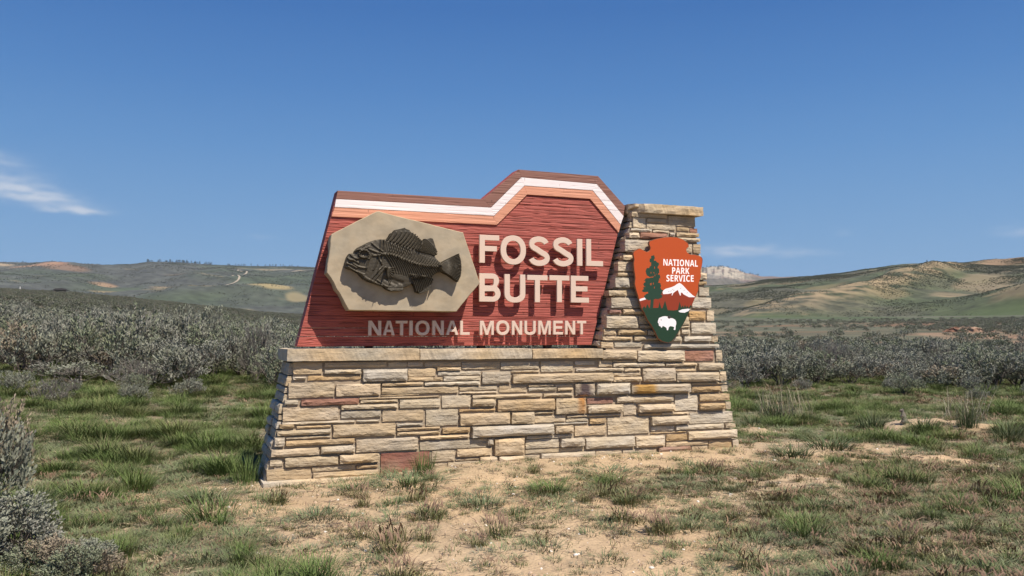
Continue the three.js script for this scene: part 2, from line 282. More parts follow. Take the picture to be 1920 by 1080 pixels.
const RIGHT_PATCH = [[29.3, 810, 1.9, 60, 0.29, 0.235, 0.145, 0.64], [27.6, 740, 1.6, 26, 0.28, 0.225, 0.135, 0.56], [30.2, 1000, 2.0, 60, 0.30, 0.19, 0.11, 0.64], [23.7, 735, 1.3, 24, 0.26, 0.21, 0.11, 0.48], [16.6, 760, 1.6, 34, 0.24, 0.20, 0.10, 0.44], [20.2, 860, 1.6, 22, 0.26, 0.21, 0.11, 0.48], [22.5, 940, 2.4, 30, 0.25, 0.20, 0.11, 0.44], [15.5, 980, 1.6, 50, 0.22, 0.17, 0.09, 0.48], [31.5, 640, 3, 26, 0.24, 0.17, 0.10, 0.48], [13.5, 690, 1.0, 40, 0.24, 0.19, 0.10, 0.40]];
function patched(c, list, x, z, az, r, s) {
  for (const p of list) { const q = Math.hypot((az - p[0]) / p[2], (r - p[1]) / p[3]) + 0.75 * fbm(x / s, z / s, 13, 4); const k = (1 - sm(q, 0.55, 1.05)) * p[7]; if (k > 0) for (let i = 0; i < 3; i++) c[i] = lerp(c[i], p[4 + i] * 0.85, k); }
  return c;
}
const leftHillColour = (x, z, az, r) => {
  const n = fbm(x / 300, z / 300, 4, 4), f = fbm(x / 45, z / 45, 7, 3), g = sm(n, -0.15, 0.2);
  let c = [0, 1, 2].map((i) => lerp([0.062, 0.070, 0.062][i], [0.052, 0.070, 0.042][i], g) * (1 + 0.9 * f + 0.5 * noise(x / 11, z / 11, 3)));
  const bare = sm(fbm(x / 160, z / 90, 17, 4), 0.26, 0.36); c = c.map((s, i) => lerp(s, [0.26, 0.21, 0.13][i], bare * 0.42));
  return patched(c, LEFT_PATCH, x, z, az, r, 130);
};
const rightHillColour = (x, z, az, r) => {
  const n = fbm(x / 120, z / 120, 4, 4), f = fbm(x / 14, z / 14, 7, 3), g = sm(n, -0.2, 0.2);
  let c = [0, 1, 2].map((i) => lerp([0.076, 0.078, 0.052][i], [0.056, 0.074, 0.034][i], g) * (1 + 1.0 * f + 0.5 * noise(x / 4, z / 4, 3)));
  const rc = curve(SPUR.map((s) => [s[0], s[1]]), az), q = (r - rc + 14) / 44, k = Math.exp(-q * q) * sm(az, 14.2, 15.5) * (1 - sm(az, 28, 31)) * sm(f + 0.5 * n, -0.25, 0.15) * 0.9;
  c = c.map((s, i) => lerp(s, [0.235, 0.182, 0.108][i] * (1 + 0.9 * f), k));
  const t = (r - 590) / 460; const foot = 1 - sm(t, 0.0, 0.09); c = c.map((s, i) => lerp(s, [0.060, 0.092, 0.032][i], foot * 0.8));
  const bare = sm(fbm(x / 60, z / 40, 17, 4) + 0.3 * f, 0.22, 0.36); c = c.map((s, i) => lerp(s, [0.25, 0.19, 0.11][i], bare * 0.5));
  return patched(c, RIGHT_PATCH, x, z, az, r, 45).map((s) => Math.max(0.012, s));
};
const butteColour = (x, z, az, r) => {
  const t = (r - 3000) / 900, f = fbm(x / 40, z / 40, 4, 4), v = fbm(az * 5, r / 700, 4, 3), k = sm(t, 0.35, 0.6) * (1 - sm(az, 14.6, 16.2)) * sm(v + 0.35 * f, -0.26, 0.02);
  const low = [0.115, 0.108, 0.085].map((s, i) => lerp(s, [0.2, 0.13, 0.1][i], sm(fbm(x / 200, z / 200, 9, 2), 0, 0.2) * 0.6));
  return [0, 1, 2].map((i) => lerp(low[i], [0.43, 0.385, 0.30][i], k * 0.85) * (1 + 0.4 * f));
};
const steps = (a, b, k) => { const o = []; for (let r = a; r < b; r *= k) o.push(r); return o; };
tag(mesh('hills', sheet([...range(-75, -33, 0.5), ...range(-32.9, -11, 0.055), ...range(-10.5, 24, 0.5)], [...range(900, 2600, 9), 2640, 2700, 2900, 3300], leftHillY, leftHillColour), M.hill), 'long grey-green far hill with pale bare patches behind the sage on the left', 'hill', null, 'structure');
tag(mesh('hills', sheet([...range(2, 12, 0.4), ...range(12.1, 33, 0.05), ...range(33.5, 80, 0.6)], [...range(560, 1050, 2.2), 1060, 1080, 1120, 1200, 1400], rightHillY, rightHillColour), M.hill), 'green hill with a tan bare spur rising right of the stone pillar', 'hill', null, 'structure');
tag(mesh('hills', sheet([...range(7, 11.8, 0.3), ...range(11.9, 20, 0.05), ...range(20.3, 26, 0.4)], [...range(2950, 3900, 11), 3950, 4100, 4500], butteY, butteColour), M.hill), 'distant pale cliff-faced butte just right of the pillar', 'hill', null, 'structure');
const PANEL_OUT = [[0.345, 1.507], [0.796, 3.367], [2.638, 3.371], [3.128, 3.788], [4.28, 3.781], [4.687, 3.396], [4.176, 1.511]];
const LINE_BROWN = [[0.777, 3.264], [2.745, 3.269], [3.163, 3.687], [4.259, 3.67], [4.663, 3.259]];
const LINE_WHITE = [[0.761, 3.162], [2.786, 3.162], [3.207, 3.577], [4.197, 3.577], [4.618, 3.136]];
const LINE_ORANGE = [[0.726, 3.048], [2.825, 3.046], [3.247, 3.464], [4.159, 3.461], [4.589, 3.025]];
const SLAB = [[0.676, 2.804], [1.2, 3.096], [1.232, 3.098], [2.274, 2.893], [2.492, 2.28], [2.19, 1.926], [0.89, 1.929], [0.633, 2.363], [0.639, 2.464]];
const FISH = [[232, 590], [240, 545], [250, 500], [270, 470], [310, 470], [318, 445], [345, 415], [385, 395], [440, 365], [500, 345], [545, 338], [605, 338], [634, 284], [676, 240], [720, 232], [776, 216], [786, 230], [820, 240], [834, 260], [874, 288], [898, 312], [925, 345], [950, 330], [1010, 312], [1042, 318], [1050, 342], [1060, 370], [1068, 400], [1080, 430], [1083, 460], [1070, 480], [1050, 490], [1070, 520], [1095, 545], [1110, 550], [1180, 515], [1285, 465], [1290, 490], [1300, 520], [1305, 560], [1308, 590], [1305, 640], [1300, 680], [1285, 710], [1275, 735], [1240, 712], [1180, 670], [1120, 640], [1090, 645], [1060, 655], [1020, 690], [1038, 710], [1038, 740], [1030, 780], [1010, 815], [980, 830], [925, 850], [895, 845], [870, 820], [850, 780], [835, 755], [790, 775], [760, 785], [760, 800], [750, 812], [690, 815], [640, 815], [600, 795], [575, 770], [530, 755], [470, 735], [430, 720], [390, 695], [350, 650], [300, 620], [250, 605]];
const EMBLEM = [[350, 70], [400, 66], [460, 68], [520, 90], [560, 120], [568, 150], [548, 170], [550, 195], [580, 220], [620, 222], [660, 232], [690, 250], [690, 310], [675, 370], [678, 420], [655, 490], [655, 540], [620, 620], [590, 690], [560, 760], [520, 840], [480, 900], [450, 950], [420, 985], [390, 997], [340, 985], [300, 955], [270, 890], [240, 840], [205, 790], [180, 730], [150, 680], [135, 620], [110, 540], [95, 480], [100, 430], [90, 360], [85, 300], [90, 270], [80, 215], [90, 195], [135, 170], [165, 185], [200, 200], [220, 190], [228, 165], [215, 130], [222, 105], [280, 85]];
// ------------------------------------------------------------------ the stone base with its pillar
const LEAN = Math.tan(degToRad(2));
const TONES = { c: [0.575, 0.472, 0.330], t: [0.545, 0.430, 0.280], b: [0.525, 0.434, 0.308], w: [0.605, 0.520, 0.392], g: [0.540, 0.460, 0.348], o: [0.480, 0.340, 0.185], r: [0.350, 0.190, 0.140], d: [0.270, 0.120, 0.095], k: [0.50, 0.42, 0.31], s: [0.475, 0.40, 0.285], p: [0.44, 0.37, 0.28] };
const sr = rng(417);
// a split-faced stone: corner at the origin, face towards +z
function stoneGeo(w, h, tone, proud, depth = 0.12, foot = 9) {
  const nx = clamp(Math.round(w / 0.05), 3, 11), ny = clamp(Math.round(h / 0.032), 2, 5), seed = sr() * 900, P = [], C = [], UV = [], I = [];
  const lum = 0.91 + sr() * 0.18, base = TONES[tone].map((v) => v * lum), warm = (sr() - 0.5) * 0.12, tilt = (sr() - 0.5) * 0.4, uo = sr() * 7, vo = sr() * 7;
  const pitch = Math.min(0.013, h * 0.2), broken = sr() < 0.3 ? (sr() < 0.5 ? 0 : 1) : -1, bw = 0.05 + sr() * 0.08;
  const put = (x, y, z, fx, fy) => {
    let k = 1 + 0.22 * fbm(x * 5 + seed, y * 9, 2, 3), c = base.map((v, i) => v * k * (1 + [warm, 0, -warm * 1.4][i]));
    const mixTo = (t, a) => { c = c.map((v, i) => lerp(v, t[i], a)); };
    if (tone === 'k') mixTo([0.43, 0.255, 0.075], sm(0.46 - fx + 0.1 * noise(fx * 6, fy * 4, seed), 0, 0.1) * sm(fx, 0.0, 0.1));
    if (tone === 's') { mixTo([0.50, 0.22, 0.05], sm(fx + 0.16 * noise(fy * 5, 1, seed), 0.66, 0.84) * (1 - sm(fx, 0.94, 1) * 0.6) * (0.55 + 0.45 * fy)); }
    if (tone === 'p') { mixTo([0.075, 0.05, 0.055], sm(0.34 - Math.abs(fx - 0.5) * (0.7 + 0.5 * fy) + 0.12 * noise(fx * 5, fy * 5, seed), 0, 0.16) * 0.95); mixTo([0.36, 0.16, 0.06], sm(0.3 - fy - Math.abs(fx - 0.45), 0, 0.2)); }
    const mud = (1 - sm(foot + y, 0.06, 0.24)) * clamp(0.55 + 1.2 * fbm(x * 6 + seed, y * 6, 7, 3), 0, 1); mixTo([0.40, 0.31, 0.20], mud * 0.75);
    P.push(x, y, z); C.push(...c.map((v) => Math.max(0.01, v))); UV.push((x + uo) * 0.9, (y + vo) * 0.9); return P.length / 3 - 1;
  };
  const grid = [];
  for (let j = 0; j <= ny; j++) for (let i = 0; i <= nx; i++) {
    const eX = i === 0 || i === nx, eY = j === 0 || j === ny;
    let x = (i / nx) * w, y = (j / ny) * h, z;
    if (!eX) x += (sr() - 0.5) * 0.55 * w / nx; if (!eY) y += (sr() - 0.5) * 0.5 * h / ny;
    if (eX && eY) { x += (i ? -1 : 1) * sr() * 0.010; y += (j ? -1 : 1) * sr() * 0.007; } else if (eX) x += (i ? -1 : 1) * sr() * 0.008; else if (eY) y += (j ? -1 : 1) * sr() * 0.006;
    if (eX || eY) z = proud * 0.72 + (sr() - 0.6) * 0.007;
    else {
      const e = Math.min(x, w - x, (y) * 1.4, (h - y) * 1.2), k = clamp(e / pitch, 0, 1);
      z = proud * (0.72 + 0.28 * k) + 0.016 * fbm(x * 6 + seed, y * 9, 5, 2) + 0.006 * noise(x * 23, y * 31, seed) + tilt * proud * (y / h - 0.5);
      if (broken === 0 && x < bw) z -= proud * 0.6 * (1 - x / bw); if (broken === 1 && x > w - bw) z -= proud * 0.6 * (1 - (w - x) / bw);
    }
    grid.push(put(x, y, z, i / nx, j / ny));
  }
  const id = (i, j) => grid[j * (nx + 1) + i];
  for (let j = 0; j < ny; j++) for (let i = 0; i < nx; i++) if (((i * 7 + j * 3 + nx) & 1) === 0) I.push(id(i, j), id(i + 1, j), id(i + 1, j + 1), id(i, j), id(i + 1, j + 1), id(i, j + 1)); else I.push(id(i, j), id(i + 1, j), id(i, j + 1), id(i + 1, j), id(i + 1, j + 1), id(i, j + 1));
  const rim = []; for (let i = 0; i < nx; i++) rim.push([i, 0]); for (let j = 0; j < ny; j++) rim.push([nx, j]); for (let i = nx; i > 0; i--) rim.push([i, ny]); for (let j = ny; j > 0; j--) rim.push([0, j]);
  const back = rim.map(([i, j]) => { const a = id(i, j) * 3, k = id(i, j); P.push(P[a], P[a + 1], -depth); C.push(C[a], C[a + 1], C[a + 2]); UV.push(UV[k * 2] + (i === 0 || i === nx ? depth : 0), UV[k * 2 + 1] + (j === 0 || j === ny ? depth : 0)); return P.length / 3 - 1; });
  rim.forEach(([i, j], k) => { const n = (k + 1) % rim.length, a = id(i, j), b = id(...rim[n]); I.push(b, a, back[k], b, back[k], back[n]); });
  const g = new THREE.BufferGeometry(); g.setAttribute('position', new THREE.Float32BufferAttribute(P, 3)); g.setAttribute('color', new THREE.Float32BufferAttribute(C, 3)); g.setAttribute('uv', new THREE.Float32BufferAttribute(UV, 2)); g.setIndex(I); g.computeVertexNormals(); return g;
}
const sheared = (g) => { const p = g.attributes.position; for (let i = 0; i < p.count; i++) p.setZ(i, p.getZ(i) - p.getY(i) * LEAN); g.computeVertexNormals(); return g; };
const wall = thing('stone_sign_base', 'low ledgestone wall with a tall stone pillar at its right end, holding the red sign', 'stone wall', WALL_AT, WALL_TURN);
const RED_STONE = { r: 'reddish stone among the buff ones', d: 'large dark red stone at the foot of the wall', s: 'buff stone with an orange rust stain', p: 'stone with a dark purple-brown blotch', k: 'stone that is ochre at its left end' };
function S(x, y, w, h, t) {
  x /= 1000; y /= 1000; w /= 1000; h /= 1000;
  const big = clamp(w * h / 0.03, 0.4, 1), sheltered = y + h > 3.15 || (y + h > 1.27 && y + h < 1.36 && x < 4.2), proud = Math.min(h * 0.75, (t === 'd' ? 0.008 : (0.004 + Math.pow(sr(), 1.5) * 0.080) * (0.6 + 0.4 * big)) * (sheltered ? 0.3 : 1));
  const g = stoneGeo(w, h, t, proud, 0.12, y); sheared(g);
  const m = mesh('stone', g, M.stone, wall); m.position.set(x, y, -y * LEAN); if (RED_STONE[t]) tag(m, RED_STONE[t]);
}
S(3334,-7,758,156,'w'); S(2,16,490,123,'t'); S(507,0,769,79,'c'); S(1289,14,600,242,'d'); S(1902,22,199,82,'b');
S(2109,13,406,95,'c'); S(2518,45,230,109,'b'); S(2757,36,351,110,'w'); S(3117,21,202,120,'b'); S(4108,20,383,133,'w');
S(4507,14,505,124,'c'); S(502,91,493,55,'t'); S(1007,96,256,40,'o'); S(2210,117,310,29,'t'); S(5036,82,501,64,'r');
S(5565,80,254,56,'c'); S(5833,74,378,127,'o'); S(6223,71,103,128,'w'); S(34,173,143,80,'g'); S(199,156,597,105,'t');
S(807,165,468,99,'b'); S(1911,122,295,131,'b'); S(2224,167,451,92,'c'); S(2709,156,396,208,'c'); S(3124,155,822,52,'t');
S(3963,179,719,138,'w'); S(4698,159,443,145,'w'); S(5156,146,667,60,'b'); S(3130,219,461,112,'c'); S(3606,221,337,105,'w');
S(5164,222,330,87,'o'); S(5506,225,791,112,'w'); S(47,278,532,85,'g'); S(594,288,396,83,'c'); S(1002,283,738,149,'g');
S(1762,267,869,108,'b'); S(2618,287,73,84,'w'); S(3140,335,642,43,'c'); S(3813,349,453,128,'c'); S(4289,341,619,221,'c');
S(4932,327,559,22,'t'); S(80,394,117,100,'g'); S(205,392,778,59,'t'); S(1762,392,627,45,'c'); S(2417,390,1091,131,'g');
S(3532,392,253,96,'c'); S(4944,364,364,59,'w'); S(5319,364,771,61,'w'); S(6108,363,166,57,'c'); S(208,464,507,27,'b');
S(734,464,733,144,'t'); S(1484,456,528,37,'t'); S(2042,457,352,66,'o'); S(4937,443,593,110,'w'); S(5542,436,708,150,'w');
S(109,509,606,58,'t'); S(1484,510,537,33,'t'); S(2934,536,314,142,'t'); S(3262,534,428,87,'c'); S(3519,501,490,20,'w');
S(3699,533,315,44,'c'); S(4024,496,246,67,'o'); S(135,587,164,54,'o'); S(325,582,393,30,'t'); S(1484,562,326,34,'b');
S(1840,551,409,193,'c'); S(2267,542,653,143,'b'); S(3705,584,786,27,'c'); S(4533,588,192,154,'g'); S(4755,568,344,32,'o');
S(5110,573,423,28,'w'); S(161,627,829,31,'w'); S(1006,626,277,28,'c'); S(1309,624,509,129,'b'); S(3263,643,263,31,'t');
S(3547,636,427,198,'s'); S(3997,632,516,103,'c'); S(4742,620,559,101,'w'); S(5319,619,362,214,'w'); S(5702,619,411,89,'o');
S(6136,615,92,105,'b'); S(171,668,630,157,'g'); S(829,681,471,88,'b'); S(2259,708,477,29,'o'); S(2752,695,781,142,'t');
S(1518,773,505,103,'c'); S(2040,762,371,150,'c'); S(2424,768,312,89,'t'); S(4000,750,384,76,'r'); S(4429,753,865,87,'c');
S(5707,736,492,99,'t'); S(373,834,661,75,'r'); S(825,780,675,51,'c'); S(826,784,667,52,'t'); S(185,855,157,54,'w');
S(1037,888,981,26,'b'); S(1047,849,454,32,'t'); S(2430,862,928,43,'c'); S(3381,856,417,48,'b'); S(3829,854,284,160,'p');
S(4129,871,490,140,'w'); S(4634,866,922,120,'k'); S(5583,862,471,75,'o'); S(6066,860,109,86,'w'); S(229,926,523,177,'b');
S(764,936,523,140,'g'); S(1289,920,471,16,'b'); S(1301,941,951,82,'t'); S(2261,922,501,28,'w'); S(2786,924,373,95,'b');
S(3178,935,392,44,'b'); S(3580,928,220,41,'c'); S(2265,962,496,49,'c'); S(3178,988,349,31,'c'); S(3552,978,249,32,'c');
S(4823,1019,509,180,'g'); S(5337,1007,685,127,'c'); S(5586,960,580,31,'t'); S(6039,1003,109,134,'w'); S(1301,1037,511,45,'t');
S(1825,1031,706,46,'w'); S(2559,1040,377,150,'g'); S(2964,1039,1417,113,'c'); S(4383,1029,428,62,'c'); S(278,1134,151,35,'w');
S(444,1122,617,56,'o'); S(1077,1098,534,143,'g'); S(1624,1089,318,50,'t'); S(1941,1089,113,46,'t'); S(2059,1083,485,59,'c');
S(4384,1101,423,41,'c'); S(281,1195,331,138,'t'); S(632,1192,429,52,'b'); S(1624,1143,344,104,'c'); S(1994,1151,551,49,'c');
S(2951,1172,382,24,'c'); S(3354,1172,457,137,'t'); S(3840,1170,704,42,'w'); S(4553,1159,246,46,'w'); S(5346,1151,336,49,'c');
S(5700,1159,413,98,'b'); S(1825,1257,464,57,'b'); S(1981,1210,308,39,'t'); S(2299,1223,503,85,'b'); S(2813,1211,522,95,'c');
S(3837,1251,285,54,'w'); S(4177,1224,204,86,'b'); S(4387,1222,781,52,'w'); S(5185,1217,499,47,'c'); S(631,1268,732,58,'b');
S(1380,1267,232,53,'b'); S(1616,1264,192,54,'w'); S(4389,1286,345,20,'c'); S(4746,1287,732,149,'w'); S(5495,1286,476,145,'r');
S(5999,1276,109,158,'w'); S(4225,1321,511,123,'w'); S(4222,1471,184,82,'c'); S(4420,1481,416,65,'b'); S(4856,1461,1196,58,'w');
S(5106,1556,350,66,'c'); S(5478,1555,446,73,'w'); S(5938,1548,103,74,'b'); S(4238,1573,452,50,'b'); S(4710,1571,376,51,'b');
S(4266,1646,185,70,'b'); S(4471,1646,432,65,'o'); S(4923,1640,508,72,'c'); S(5453,1659,135,61,'w'); S(5611,1659,406,154,'w');
S(4295,1735,475,159,'w'); S(4796,1730,240,42,'t'); S(5058,1731,378,175,'b'); S(5455,1738,135,30,'b'); S(4792,1790,247,108,'w');
S(5458,1780,135,116,'c'); S(5582,1842,267,129,'o'); S(5871,1837,124,148,'w'); S(4345,1923,180,53,'r'); S(4545,1920,387,66,'b');
S(4959,1924,603,61,'b'); S(4374,1996,588,143,'g'); S(4990,2003,634,152,'w'); S(5639,2009,320,154,'w'); S(4345,2160,267,77,'t');
S(4619,2165,348,78,'w'); S(4996,2174,736,201,'w'); S(5760,2182,168,124,'w'); S(4435,2274,222,131,'g'); S(4670,2279,301,132,'c');
S(5750,2337,138,50,'o'); S(5001,2394,737,37,'c'); S(4482,2431,174,40,'b'); S(4673,2437,274,35,'c'); S(5753,2405,131,99,'w');
S(4502,2494,402,130,'g'); S(4921,2507,496,107,'w'); S(5435,2520,385,98,'b'); S(4925,2629,497,112,'t'); S(5439,2633,379,119,'w');
S(4572,2646,335,70,'c'); S(4599,2753,406,171,'g'); S(5016,2765,542,174,'t'); S(5570,2777,102,124,'c'); S(5684,2771,127,135,'t');
S(5413,2931,379,54,'b'); S(4665,2947,160,71,'w'); S(4836,2945,424,82,'r'); S(5314,2999,83,46,'w'); S(5415,2997,367,59,'t');
S(4701,3038,328,41,'w'); S(5046,3037,258,36,'w'); S(4750,3093,195,142,'w'); S(4955,3083,458,67,'c'); S(5436,3079,198,52,'t');
S(5645,3060,127,63,'r'); S(4964,3172,304,56,'c'); S(5303,3145,438,140,'t'); S(4724,3238,552,72,'c');
{ // courses on the turned faces: the left end of the low wall and the left cheek of the pillar
  const side = (y0, y1, xOf, n0, hMin, hMax, split) => {
    for (let y = y0; y < y1 - 0.02;) {
      let h = lerp(hMin, hMax, sr()); if (y1 - y - h < 0.05) h = y1 - y;
      for (let a = 0.012; a < 0.86;) {
        let w = split ? lerp(0.35, 0.55, sr()) : 0.86 - a; if (0.86 - a - w < 0.12) w = 0.86 - a;
        const t = 'ctbgw'[Math.floor(sr() * 5)], g = stoneGeo(w - 0.012, h - 0.012, t, 0.012 + sr() * 0.05, 0.1), p = g.attributes.position;
        for (let i = 0; i < p.count; i++) { const gx = p.getX(i), gy = p.getY(i), gz = p.getZ(i), Y = y + gy; p.setXYZ(i, xOf(Y) - gz - xOf(y), gy, -(a + w - gx) + a - Y * LEAN + y * LEAN); }
        g.computeVertexNormals(); mesh('stone', g, M.stone, wall).position.set(xOf(y), y, -a - y * LEAN); a += w;
      }
      y += h;
    }
  };
  side(-0.03, 1.335, (y) => 0.005 + y * 0.2075, 0, 0.06, 0.15, true);
  side(1.50, 3.28, (y) => 3.815 + y * 0.2923, 0, 0.07, 0.16, false);
  const sh = new THREE.Shape([[0.05, -0.25], [0.06, 0], [0.31, 1.338], [4.30, 1.338], [4.30, 1.6], [4.83, 3.285], [5.70, 3.285], [6.26, 0], [6.29, -0.25]].map((q) => new THREE.Vector2(...q)));
  const core = new THREE.ExtrudeGeometry(sh, { depth: 0.87, bevelEnabled: false }); core.translate(0, 0, -0.010 - 0.87); mesh('mortar', sheared(core), M.mortar, wall);
}
// rough sawn slabs: coping of the low wall, cap of the pillar, footing
function roughSlab(w, h, d, tone, amp, seed) {
  const g = new THREE.BoxGeometry(w, h, d, Math.max(3, Math.round(w / 0.06)), 3, Math.max(2, Math.round(d / 0.12))), p = g.attributes.position, c = new Float32Array(p.count * 3), uv = g.attributes.uv, base = TONES[tone];
  for (let i = 0; i < p.count; i++) {
    const x = p.getX(i), y = p.getY(i), z = p.getZ(i), q = [noise(x * 9 + seed, y * 15, z * 9), noise(x * 9 + seed, y * 15 + 40, z * 9), noise(x * 9 + seed + 30, y * 15, z * 9)];
    const rim = (Math.abs(y) > h * 0.48 ? 1 : 0) + (Math.abs(z) > d * 0.48 ? 1 : 0) + (Math.abs(x) > w * 0.48 ? 1 : 0);
    const k = rim > 1 ? 1.5 : 1, pull = rim > 1 ? amp * (0.3 + 0.8 * Math.abs(noise(x * 17, z * 17, seed + 3))) : 0;
    p.setXYZ(i, x + q[0] * amp * k - Math.sign(x) * (Math.abs(x) > w * 0.48 ? pull : 0), y + q[1] * amp * 0.5 * k - Math.sign(y) * pull * 0.6, z + q[2] * amp * k - Math.sign(z) * (Math.abs(z) > d * 0.48 ? pull : 0));
    const v = 1 + 0.25 * fbm(x * 2.2 + seed, y * 6, z * 2.2, 3), warm = 0.14 * noise(x * 1.7 + seed, y * 3, z); base.forEach((b, j) => { c[i * 3 + j] = b * v * (1 + [warm, 0, -warm * 1.5][j]); });
    uv.setXY(i, (x + seed) * 0.9, (y + z + seed) * 0.9);
  }
  g.setAttribute('color', new THREE.BufferAttribute(c, 3)); return g;
}
for (const [x0, x1, t, y1] of [[0.205, 1.752, 'c', 1.483], [1.757, 3.213, 'w', 1.473], [3.219, 4.215, 'c', 1.464]]) {
  const y0 = 1.345, g = roughSlab(x1 - x0, y1 - y0, 0.94, t, 0.006, x0 * 3); mesh('coping_stone', g, M.coping, wall).position.set((x0 + x1) / 2, (y0 + y1) / 2, 0.022 - 0.47);
}
{ const g = roughSlab(1.12, 0.128, 0.92, 'c', 0.011, 11); const p = g.attributes.position; for (let i = 0; i < p.count; i++) { const x = p.getX(i), z = p.getZ(i); if (x < -0.42 && z > 0.3) p.setZ(i, z - (x < -0.5 ? 0.14 : 0.05)); } tag(mesh('capstone', g, M.coping, wall), 'thick rough slab on top of the pillar').position.set(5.262, 3.355, -0.024 - 0.46); }
tag(mesh('footing', roughSlab(1.5, 0.10, 0.42, 'w', 0.008, 23), M.coping, wall), 'pale slab along the foot of the wall at the left').position.set(0.70, -0.035, -0.07);

// ------------------------------------------------------------------ the red sign panel
function clipBand(poly, y0, y1) {
  const half = (pts, keep, y) => { const o = []; pts.forEach((a, i) => { const b = pts[(i + 1) % pts.length], ka = keep(a), kb = keep(b); if (ka) o.push(a); if (ka !== kb) { const t = (y - a[1]) / (b[1] - a[1]); o.push([lerp(a[0], b[0], t), y]); } }); return o; };
  return half(half(poly, (q) => q[1] >= y0, y0), (q) => q[1] <= y1, y1);
}
function slabOf(poly, depth, bevel, holes = []) {
  const s = new THREE.Shape(poly.map((q) => new THREE.Vector2(q[0], q[1]))); s.holes = holes.map((h) => new THREE.Path(h.map((q) => new THREE.Vector2(q[0], q[1]))));
  return new THREE.ExtrudeGeometry(s, { depth: depth - 2 * bevel, bevelEnabled: bevel > 0, bevelThickness: bevel, bevelSize: bevel, bevelOffset: -bevel, bevelSegments: 1, curveSegments: 10 }).translate(0, 0, bevel);
}
const sign = thing('sign_panel', 'red wooden sign panel with a stepped top, striped edge and raised cream words', 'sign', WALL_AT, WALL_TURN);
{
  const r = rng(77), cuts = [1.50]; while (cuts[cuts.length - 1] < 3.80) cuts.push(cuts[cuts.length - 1] + 0.10 + r() * 0.06);
  cuts[cuts.length - 1] = 3.82;
  const bandsOf = (poly, gap) => { const o = []; for (let i = 0; i < cuts.length - 1; i++) { const q = clipBand(poly, cuts[i] + gap, cuts[i + 1] - gap); if (q.length > 2) { const ys = q.map((p) => p[1]); if (Math.max(...ys) - Math.min(...ys) > 0.004) o.push(q); } } return o; };
  for (const q of bandsOf(PANEL_OUT, 0.0022)) { const b = slabOf(q, 0.22, 0.0025), uo = r() * 5, vo = r() * 5, uv = b.attributes.uv; for (let i = 0; i < uv.count; i++) uv.setXY(i, uv.getX(i) + uo, uv.getY(i) + vo); mesh('plank', b, M.red, sign).position.z = -0.454 + (r() - 0.5) * 0.004; }
  const rows = [[PANEL_OUT.slice(1, 6), LINE_BROWN, M.brown, 'brown stripe along the top edge', 0.018], [LINE_BROWN, LINE_WHITE, M.white, 'white stripe below the brown one', 0.0195], [LINE_WHITE, LINE_ORANGE, M.orange, 'pale orange stripe above the red field', 0.017]];
  for (const [up, lo, mat, label, t] of rows) for (let k = 0; k < 4; k++) {
    const ins = 0.003, quad = [[lo[k][0], lo[k][1] + ins], [lo[k + 1][0], lo[k + 1][1] + ins], [up[k + 1][0], up[k + 1][1] - ins], [up[k][0], up[k][1] - ins]];
    for (const q of k % 2 ? bandsOf(quad, 0.0012) : [quad]) { const b = slabOf(q, t, 0.0015), uo = r() * 5, uv = b.attributes.uv; for (let i = 0; i < uv.count; i++) uv.setXY(i, uv.getX(i) + uo, uv.getY(i) + uo); tag(mesh('stripe', b, mat, sign), label).position.z = -0.2335; }
  }
  for (const x of [1.20, 2.643, 3.562]) mesh('post', new THREE.BoxGeometry(0.085, 0.05, 0.085).translate(0, 0, 0), M.post, sign).position.set(x, 1.491, -0.30);
}
